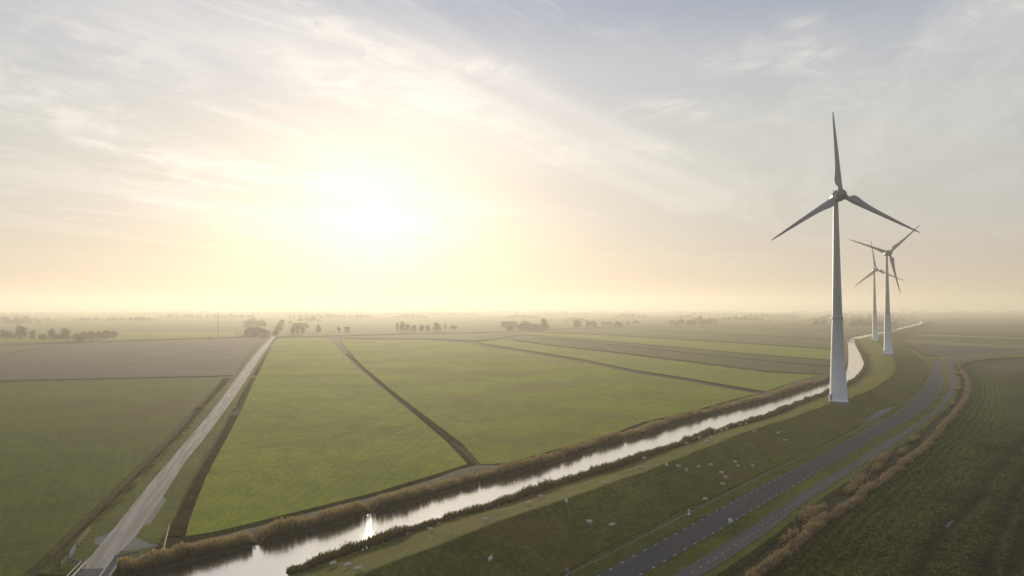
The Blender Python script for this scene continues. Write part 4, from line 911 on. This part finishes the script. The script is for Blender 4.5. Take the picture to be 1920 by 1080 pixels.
# ------------------------------------------------------------------ bottom left: bridge rails, fences and gate
MAT['wood'] = plain('weathered_wood', (.42, .33, .17), .85, .25, 3, relief=.01)
MAT['wood_pale'] = plain('pale_wood', (.50, .44, .33), .85, .25, 3, relief=.01)
MAT['rail_cream'] = plain('cream_paint', (.62, .52, .32), .6, .12)
MAT['rail_white'] = plain('white_paint', (.62, .62, .60), .6, .12)
MAT['slate'] = plain('grey_concrete', (.15, .16, .18), .85, .2, 2, relief=.01)
MAT['conc'] = plain('pale_concrete', (.36, .34, .30), .85, .2, 2, relief=.01)
def g0(px, py): return at(px, py, 0)
def railing(name, label, cat, A, B, hs, mats, npost, post=(.10, .10), rail=(.05, .10), group=None, top=None):
    A = np.array(A); B = np.array(B); t = thing(name, label, cat, tuple(A), 0, group); D = B-A
    for i in range(npost):
        q = D*i/(npost-1); link('post', MB().box((q[0], q[1], max(hs)/2-.1+(q[2])), (post[0], post[1], max(hs)+.25), math.atan2(D[1], D[0])).mesh('post', [mats[0]]), t)
    for h_ in hs:
        sid = np.array([-D[1], D[0], 0]); sid /= np.linalg.norm(sid); o_ = sid*(post[1]/2+rail[0]/2+.002)
        link('rail', MB().beam(o_+[0, 0, h_], D+o_+[0, 0, h_], rail[0], rail[1]).mesh('rail', [mats[1]]), t)
    return t
railing('wooden_fence', 'upper run of yellow weathered double rail fence left of the lane, beyond the grey gate', 'fence', g0(143, 1031), g0(169, 999), [.55, 1.05], [MAT['wood'], MAT['wood']], 6, rail=(.06, .16))
railing('wooden_fence', 'lower run of yellow weathered rail fence left of the lane, before the grey gate', 'fence', g0(116, 1066), g0(130, 1050), [.55, 1.05], [MAT['wood'], MAT['wood']], 4, rail=(.06, .16))
A = g0(129, 1051); B = g0(143, 1031); D = B-A; t = thing('field_gate', 'grey steel field gate with upright bars between two runs of yellow fence', 'gate', tuple(A))
gd = D/np.linalg.norm(D); Lg = np.linalg.norm(D)
for i in (0, 1): q = D*i; link('gate_post', MB().box((q[0], q[1], .75), (.18, .18, 1.6)).mesh('gate_post', [MAT['slate']]), t)
for h_ in (.25, 1.35): link('rail', MB().beam(gd*.2+[0, 0, h_], gd*(Lg-.2)+[0, 0, h_], .05, .10).mesh('rail', [MAT['cabinet']]), t)
for i in range(16):
    q = gd*(.3+(Lg-.6)*i/15); link('bar', MB().box((q[0], q[1], .8), (.16, .03, 1.02), math.atan2(gd[1], gd[0])).mesh('bar', [MAT['cabinet']]), t)
railing('guard_rail', 'dark low concrete rail between the fence and the bridge left of the lane', 'rail', g0(127, 1053), g0(153, 1060), [.5], [MAT['slate'], MAT['slate']], 4, post=(.2, .2), rail=(.12, .30))
railing('bridge_rail', 'thick cream bridge rail along the left edge of the bridge at the bottom corner', 'railing', g0(159, 1064), g0(124, 1102), [.95], [MAT['slate'], MAT['rail_cream']], 6, post=(.12, .12), rail=(.22, .22))
railing('bridge_rail', 'thin white outer rail left of the cream bridge rail at the bottom corner', 'railing', g0(150, 1064), g0(116, 1100), [.95], [MAT['slate'], MAT['rail_white']], 6, post=(.08, .08), rail=(.10, .12))
# right parapet: pale concrete beams over dark supports
A = g0(213, 1052); B = g0(183, 1096); D = B-A; L_ = np.linalg.norm(D); gd = D/L_; sid = np.array([-gd[1], gd[0], 0]); t = thing('bridge_parapet', 'pale concrete parapet with dark blocks on the right edge of the bridge', 'parapet', tuple(A))
link('coping', MB().beam([0, 0, .85], D+[0, 0, .85], .25, .20).mesh('coping', [MAT['conc']]), t)
link('plinth', MB().beam(sid*1.1+[0, 0, .2], D+sid*1.1+[0, 0, .2], .30, .35).mesh('plinth', [MAT['conc']]), t)
for i in range(10):
    q = gd*(.5+(L_-1)*i/9); link('support', MB().box((q[0]+sid[0]*.55, q[1]+sid[1]*.55, .35), (.45, .9, .7), math.atan2(gd[1], gd[0])).mesh('support', [MAT['slate']]), t)
railing('guard_rail', 'dark bent guard rail leading from the bridge parapet into the grass right of the lane', 'rail', g0(214, 1052), g0(260, 1043), [.75], [MAT['slate'], MAT['slate']], 6, post=(.14, .14), rail=(.10, .34))
railing('wooden_fence', 'pale wooden rail fence standing crosswise at the end of the right hand ditch', 'fence', g0(316, 994), g0(306, 1036), [.5, 1.0], [MAT['wood_pale'], MAT['wood_pale']], 6, rail=(.08, .20))
railing('wooden_fence', 'lower grey end of the pale fence running down into the reeds by the canal', 'fence', g0(306, 1037), g0(296, 1062), [.5, 1.0], [MAT['wood_pale'], MAT['slate']], 4, rail=(.06, .14))
# bridge deck under the lane
A = lane_l[0]*.5+lane_r[0]*.5
mb = MB(); mb.prism([tuple(q[:2]) for q in (g0(147, 1067), g0(200, 1067), g0(168, 1112), g0(96, 1124))], (0, 0, -.26), (1, 0, 0), (0, 1, 0), (0, 0, 1), .62)
o = link('bridge_deck', mb.mesh('bridge_deck', [MAT['conc']]), None, label='concrete deck carrying the lane over the canal in the bottom corner', category='bridge')
# small bridge over the canal far off
A = at(1584, 637.5, .3); B = at(1612, 637.5, .3); D = B-A; t = thing('canal_bridge', 'low dark bridge crossing the canal beyond the first turbine', 'bridge', tuple(A))
link('deck', MB().beam([0, 0, .9], D+[0, 0, .9], 5.0, 1.3).mesh('deck', [MAT['slate']]), t)
for f_ in (.28, .68): q = D*f_; link('pier', MB().box((q[0], q[1], -.7), (.6, 3.6, 1.4)).mesh('pier', [MAT['slate']]), t)
for s_ in (-1.8, 1.8): link('rail', MB().beam([0, s_*1.3, 2.3], D+[0, s_*1.3, 2.3], .15, .2).mesh('rail', [MAT['slate']]), t)

# ------------------------------------------------------------------ trees
def leaf_cloud(blobs, n, size, seed, zmin=None):
    """small leaf-clump triangles spread through ellipsoids -> (V, F, tip)"""
    r = np.random.default_rng(seed); V = []; T = []
    vol = np.array([b[3]*b[4]*b[5] for b in blobs])**.7; cnt = np.maximum(3, (n*vol/vol.sum()).astype(int))
    for (cx_, cy_, cz_, rx, ry, rz), m_ in zip(blobs, cnt):
        d = r.normal(size=(m_, 3)); d /= np.linalg.norm(d, axis=1)[:, None]; rad = (.45+.62*r.random(m_)**.6)[:, None]
        c = np.array([cx_, cy_, cz_]) + d*rad*[rx, ry, rz]
        e1 = r.normal(size=(m_, 3)); e1 /= np.linalg.norm(e1, axis=1)[:, None]; e2 = np.cross(e1, r.normal(size=(m_, 3))); e2 /= np.maximum(np.linalg.norm(e2, axis=1), 1e-6)[:, None]
        s = size*(.6+.8*r.random(m_))[:, None]
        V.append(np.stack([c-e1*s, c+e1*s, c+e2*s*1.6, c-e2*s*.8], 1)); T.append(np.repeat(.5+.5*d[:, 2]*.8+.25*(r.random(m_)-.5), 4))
    V = np.concatenate(V).reshape(-1, 3); k = len(V)//4; i = np.arange(k)*4
    return V, np.concatenate([np.stack([i, i+2, i+1], 1), np.stack([i, i+1, i+3], 1)]), np.concatenate(T)
tree_i = 0
def tree(px_, base, top, wpx, label, group, mat='leaf', low=False):
    global tree_i; tree_i += 1; rr = random.Random(tree_i*7+1)
    p = at(px_, base, 0); D = p[1]; H = (base-top)*D/FPX; W = wpx*D/FPX; 
    t = thing('bush' if low else 'tree', label, 'bush' if low else 'tree', tuple(p), 0, group)
    mb = MB(); th = H*(.15 if low else .32)
    mb.tube([(0, 0, -.4), (.05*W*rr.uniform(-1, 1), 0, th), (.08*W*rr.uniform(-1, 1), .05*W, H*.72)], [H*.035+.08, H*.025+.05, .05], 7)
    for k in range(5):
        a = k*1.26+rr.random(); z0 = th*rr.uniform(.8, 1.5); mb.tube([(0, 0, z0), (math.cos(a)*W*.18, math.sin(a)*W*.18, z0+H*.18), (math.cos(a)*W*.34, math.sin(a)*W*.34, z0+H*.36)], [H*.014+.03, H*.010+.02, .03], 5)
    link('trunk', mb.mesh('trunk', [MAT['bark']]), t)
    blobs = []; nb = 13
    for k in range(nb):
        a = rr.uniform(0, 6.283); q = rr.random()**.5; z_ = rr.uniform(.14, .86); sp = math.sin(max(.08, min(1, (1.02-z_)*1.9))*math.pi/2)*min(1, .55+z_*1.4)
        blobs.append((math.cos(a)*q*W*.34*sp, math.sin(a)*q*W*.34*sp, H*z_, W*rr.uniform(.14, .24), W*rr.uniform(.14, .24), H*rr.uniform(.09, .15)))
    blobs.append((0, 0, H*.50, W*.34, W*.34, H*.34)); blobs.append((0, 0, H*.22, W*.36, W*.36, H*.18))
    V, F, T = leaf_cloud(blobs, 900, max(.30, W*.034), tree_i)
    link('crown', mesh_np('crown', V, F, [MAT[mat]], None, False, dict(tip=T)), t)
g = 'trees of the left grove beyond the ploughed field'
tree(38, 636.5, 606, 25, 'tallest round tree of the left grove, standing above its neighbours', g)
tree(18, 636, 620, 22, 'low wide tree at the left edge, left of the tallest grove tree', g)
tree(4, 635, 616, 14, 'tree cut by the left edge of the photo at the start of the grove', g)
tree(60, 636, 618.5, 14, 'small round tree just right of the tallest grove tree', g)
tree(80, 637, 626, 20, 'lowest bushy tree in the dip of the left grove', g)
tree(98, 637, 614.5, 17, 'left one of the two medium tall trees in the middle of the left grove', g)
tree(123, 637, 614, 22, 'right one of the two medium tall trees, with the broader crown', g)
tree(110, 637.5, 625, 16, 'low tree filling the gap between the two medium tall grove trees', g)
tree(143, 638, 624, 18, 'low tree before the dense right hand end of the left grove', g)
tree(157, 638, 619.5, 18, 'first tree of the dense right hand end of the left grove', g)
tree(171, 637, 620, 18, 'second tree of the dense right hand end of the left grove', g)
tree(185, 636, 620.5, 17, 'third tree of the dense right hand end of the left grove', g)
tree(198, 635.5, 618, 20, 'fourth and highest tree of the dense right hand end of the left grove', g)
tree(212, 634, 620, 15, 'rounded last tree closing the right hand end of the left grove', g)
tree(149, 641.5, 630, 16, 'bush standing in front of the left grove on the field edge', None, low=True)
g = 'trees along the far end of the lane'
tree(517, 629, 617.5, 15, 'first and nearest tree right of the lane end', g)
tree(522, 622.5, 606, 15, 'second, bushy tree beyond the lane end', g)
tree(528, 614, 598.5, 12, 'farthest and highest reaching tree beyond the lane end', g)
tree(478, 631, 624.5, 16, 'dark low bush in front of the hipped farmhouse', None, low=True)
tree(499, 631, 624, 9, 'small bush between the farmhouse and the lane', None, low=True)
tree(504, 629, 619, 5, 'slim young tree standing close left of the lane end', None)
g = 'trees right of the lane end'
tree(549, 626, 611, 12, 'left tree of three close together right of the lane end', g)
tree(559, 626, 610.5, 10, 'middle tree of three close together right of the lane end', g)
tree(567.5, 626, 611, 10, 'right tree of three close together right of the lane end', g)
tree(597, 623, 607.5, 14, 'single tree at the right hand end of the misty barn', g)
g = 'pair of misty trees above the start of the middle ditch'
tree(636, 622, 612, 9, 'smaller left tree of the misty pair', g)
tree(650.5, 622.5, 610.5, 13, 'larger right tree of the misty pair', g)
g = 'tree group below the sun'
tree(744.5, 620, 603, 8, 'upright narrow tree at the left end of the group below the sun', g)
tree(754, 620, 602, 15, 'tallest tree at the left of the group below the sun', g)
tree(764, 620, 606.5, 13, 'third tree of the group below the sun, sloping down to the right', g)
tree(776, 620, 609, 15, 'flat low tree in the dip of the group below the sun', g)
tree(790, 620, 608.5, 14, 'round middle tree of the group below the sun', g)
tree(802, 620, 609, 13, 'round tree left of the large one in the group below the sun', g)
tree(819.5, 620, 604.5, 19, 'large rounded tree at the right end of the group below the sun', g)
tree(835, 617, 605.5, 5, 'thin tall young tree right of the group below the sun', None)
tree(850, 617, 610, 18, 'spreading low tree on its own right of the group below the sun', None)
tree(1020.5, 619, 594.5, 22, 'big golden round tree at the right end of the hazy barns', None, mat='leaf_gold')
tree(985, 610, 600.5, 22, 'faint tree rising behind the roof of the long barn', None)
tree(956, 619, 611, 20, 'low hedge like bush in front of the left barn', None, low=True)
g = 'trees at the farm right of the golden tree'
tree(1083, 613, 600.5, 21, 'broad tree at the left end of the farm right of the golden tree', g)
tree(1160, 612, 602.5, 20, 'broad tree at the right end of that farm', g)
tree(1177, 611, 601.5, 7, 'narrow tree just past the right end of that farm', g)
g = 'grove left of the first turbine near the horizon'
tree(1268, 610, 602, 13, 'lowest left tree of the grove near the horizon', g)
tree(1279.5, 609, 597, 13, 'round tree second from the left in the grove near the horizon', g)
tree(1297, 610, 599.5, 22, 'wide low tree in the middle of the grove near the horizon', g)
tree(1312.5, 608, 591, 12, 'domed highest tree in the grove near the horizon', g)
tree(1321, 610, 598, 18, 'tree right of the domed one in the grove near the horizon', g)
tree(1331, 609, 594.5, 8, 'upright square topped tree at the right end of the grove near the horizon', g)
g = 'trees around the first turbine tower near the horizon'
tree(1530, 610, 600, 15, 'left tree of the low pair just left of the first tower', g)
tree(1544, 609, 600.5, 17, 'right tree of the low pair just left of the first tower', g)
tree(1600, 613, 602, 22, 'wide low tree between the first tower and the third', g)
tree(1617, 612, 598.5, 20, 'highest tree between the first tower and the third', g)
tree(1630, 612, 600.5, 14, 'small tree just left of the third tower', g)
tree(1650, 612, 603, 18, 'low tree between the third and the second tower', g)
tree(1678, 613, 599, 14, 'rounded lone tree right of the second tower', g)

# distant tree lines that read as one mass each
def treeline(y_base, spans, hmin, hmax, seed, label):
    rr = random.Random(seed); blobs = []
    for x0, x1 in spans:
        D = at(x0, y_base)[1]; x_ = x0; k = 0
        while x_ < x1:
            q = at(x_, y_base); hh = rr.uniform(hmin, hmax)*(1 if rr.random() < .8 else 1.35); ww = hh*rr.uniform(.6, 1.1)
            f_ = min(1, (x_-x0+4)/14, (x1-x_+4)/14); hh *= max(.4, f_)
            blobs.append((q[0], q[1]+rr.uniform(-25, 25), hh*.52, ww*.5, ww*.5, hh*.48)); x_ += ww*FPX/D*rr.uniform(.45, .95)
    V, F, T = leaf_cloud(blobs, len(blobs)*55, .95+D*.00018, seed); V[:, 2] = np.maximum(V[:, 2], -.2)
    stuff('treeline', mesh_np('treeline', V, F, [MAT['leaf']], None, False, dict(tip=T)), label, 'trees')
treeline(607, [(-160, 70), (458, 500), (520, 545), (1180, 1200), (1255, 1345), (1585, 1665)], 9, 14, 1, 'nearest hazy tree line, broken into groups across the plain')
treeline(602, [(0, 66), (78, 102), (145, 190), (200, 290), (560, 600), (1060, 1100), (1345, 1440), (1520, 1560), (1580, 1700)], 9, 14, 2, 'second fainter tree line across the plain')
treeline(596, [(-200, 10), (20, 60), (300, 480), (540, 700), (740, 800), (950, 1010), (1150, 1215), (1270, 1300), (1390, 1500), (1540, 1720)], 10, 16, 3, 'third very faint tree line near the horizon')
treeline(590.5, [(-300, 120), (180, 420), (470, 640), (720, 900), (1000, 1200), (1290, 1500), (1560, 1900)], 7, 13, 4, 'palest tree line melting into the horizon')
treeline(587, [(-300, 700), (760, 1400), (1480, 2200)], 8, 18, 5, 'long tree line lost in the haze on the horizon')

# ------------------------------------------------------------------ farm buildings and mast
MAT['roof_dark'] = plain('roof_tiles', (.085, .07, .06), .8, .15, 1)
MAT['wall_brick'] = plain('brick_wall', (.17, .11, .085), .9, .15, 1)
MAT['wall_white'] = plain('white_wall', (.6, .58, .52), .9, .1, 1)
MAT['pane'] = plain('window_pane', (.05, .06, .07), .15, .1, 1)
def house(px0, px1, base, eave_y, top_y, depth, label, hip=.3, wall='wall_brick', windows=4, cat='farm building', name='farmhouse'):
    A = at(px0, base); B = at(px1, base); W = B[0]-A[0]; D = A[1]; he = (base-eave_y)*D/FPX; ht = (base-top_y)*D/FPX
    t = thing(name, label, cat, ((A[0]+B[0])/2, D, 0))
    link('wall', MB().box((0, depth/2, he/2-.2), (W, depth, he+.4)).mesh('wall', [MAT[wall]]), t)
    o_ = .4; w2 = W/2+o_; hx = hip*W
    mb = MB(); mb.add([(-w2, -o_, he), (w2, -o_, he), (w2, depth+o_, he), (-w2, depth+o_, he), (-w2+hx, depth/2, ht), (w2-hx, depth/2, ht)], [(0, 1, 5, 4), (2, 3, 4, 5), (1, 2, 5), (3, 0, 4), (3, 2, 1, 0)])
    rf = link('roof', mb.mesh('roof', [MAT['roof_dark']]), t)
    link('chimney', MB().box((W*.15, depth/2, ht+.2), (.9, .9, 1.6)).mesh('chimney', [MAT['wall_brick']]), rf)
    for i in range(windows):
        x_ = -W/2+W*(i+.5)/windows; f_ = link('window', MB().box((x_, -.03, he*.5), (1.6, .1, 1.5)).mesh('window', [MAT['wall_white']]), t)
        link('pane', MB().box((x_, -.09, he*.5), (1.3, .04, 1.2)).mesh('pane', [MAT['pane']]), f_)
    link('door', MB().box((W*.02, -.04, 1.05), (1.3, .12, 2.1)).mesh('door', [MAT['wall_white']]), t)
house(457, 489, 628, 622, 614, 16, 'big farmhouse with a dark hipped roof beside the lane end', .12)
house(487, 498, 628, 622, 617, 8, 'small lower annex at the right end of the hipped farmhouse', .1, windows=2)
house(458, 494, 612, 607, 602, 22, 'pale hazy barn farther away behind the hipped farmhouse', .03, windows=3, name='barn')
house(547, 574, 616, 611, 606, 18, 'misty long barn behind the three trees right of the lane end', .08, windows=3, name='barn')
house(970, 1014, 618, 612.5, 607, 20, 'long dark roofed barn left of the golden tree', .1, windows=5, name='barn')
house(939, 970, 614, 608, 603, 16, 'reddish barn left behind the long barn', .06, windows=3, name='barn')
house(1098, 1119, 612.5, 607.5, 602, 14, 'farmhouse with a red tinged roof between the two broad farm trees', .1, windows=3)
house(1126, 1151, 611.5, 607.5, 603.5, 16, 'low pale shed right of the red tinged farmhouse', .1, windows=3, wall='wall_white', name='shed')
for px_, b_, w_, lab in ((68.5, 634.5, 3, 'tiny white shed in front of the left grove'), (141, 630.5, 10, 'tiny row of white glasshouses among the left grove trees'), (392, 633.5, 4, 'tiny white shed on the field edge left of the mast')):
    p = at(px_, b_); D = p[1]; W = w_*D/FPX; t = thing('shed', lab, 'shed', tuple(p))
    link('wall', MB().box((0, 1.5, .8), (W, 3, 1.6)).mesh('wall', [MAT['wall_white']]), t); mb = MB(); mb.add([(-W/2, -.1, 1.6), (W/2, -.1, 1.6), (W/2, 3.1, 1.6), (-W/2, 3.1, 1.6), (-W/2, 1.5, 2.5), (W/2, 1.5, 2.5)], [(0, 1, 5, 4), (2, 3, 4, 5), (1, 2, 5), (3, 0, 4)]); link('roof', mb.mesh('roof', [MAT['wall_white']]), t)
p = at(408.5, 633); t = thing('radio_mast', 'thin tall mast standing alone in the hazy field left of the farmhouse', 'mast', tuple(p))
link('pole', MB().tube([(0, 0, 0), (0, 0, 20), (0, 0, 37)], [.55, .42, .3], 8).mesh('pole', [MAT['dark']]), t)
for k, z_ in enumerate((8, 16, 24, 32)): link('bracket', MB().box((0, 0, z_), (1.3, .2, .2)).mesh('bracket', [MAT['dark']]), t)

# ------------------------------------------------------------------ the hazy air
bm = bmesh.new(); bmesh.ops.create_cube(bm, size=1, matrix=Matrix.Translation((0, 0, 69.5)) @ Matrix.Diagonal((18800, 18800, 143, 1)))
me = bpy.data.meshes.new('haze'); bm.to_mesh(me); bm.free()
m = bpy.data.materials.new('haze_air'); m.use_nodes = True; nt = m.node_tree; nt.nodes.clear()
pv = nt.nodes.new('ShaderNodeVolumePrincipled'); pv.inputs['Density'].default_value = HAZE['density']; pv.inputs['Color'].default_value = (*HAZE['color'], 1); pv.inputs['Anisotropy'].default_value = HAZE['g']
o_ = nt.nodes.new('ShaderNodeOutputMaterial'); nt.links.new(pv.outputs[0], o_.inputs['Volume']); me.materials.append(m)
hz = link('haze', me, None, kind='stuff')
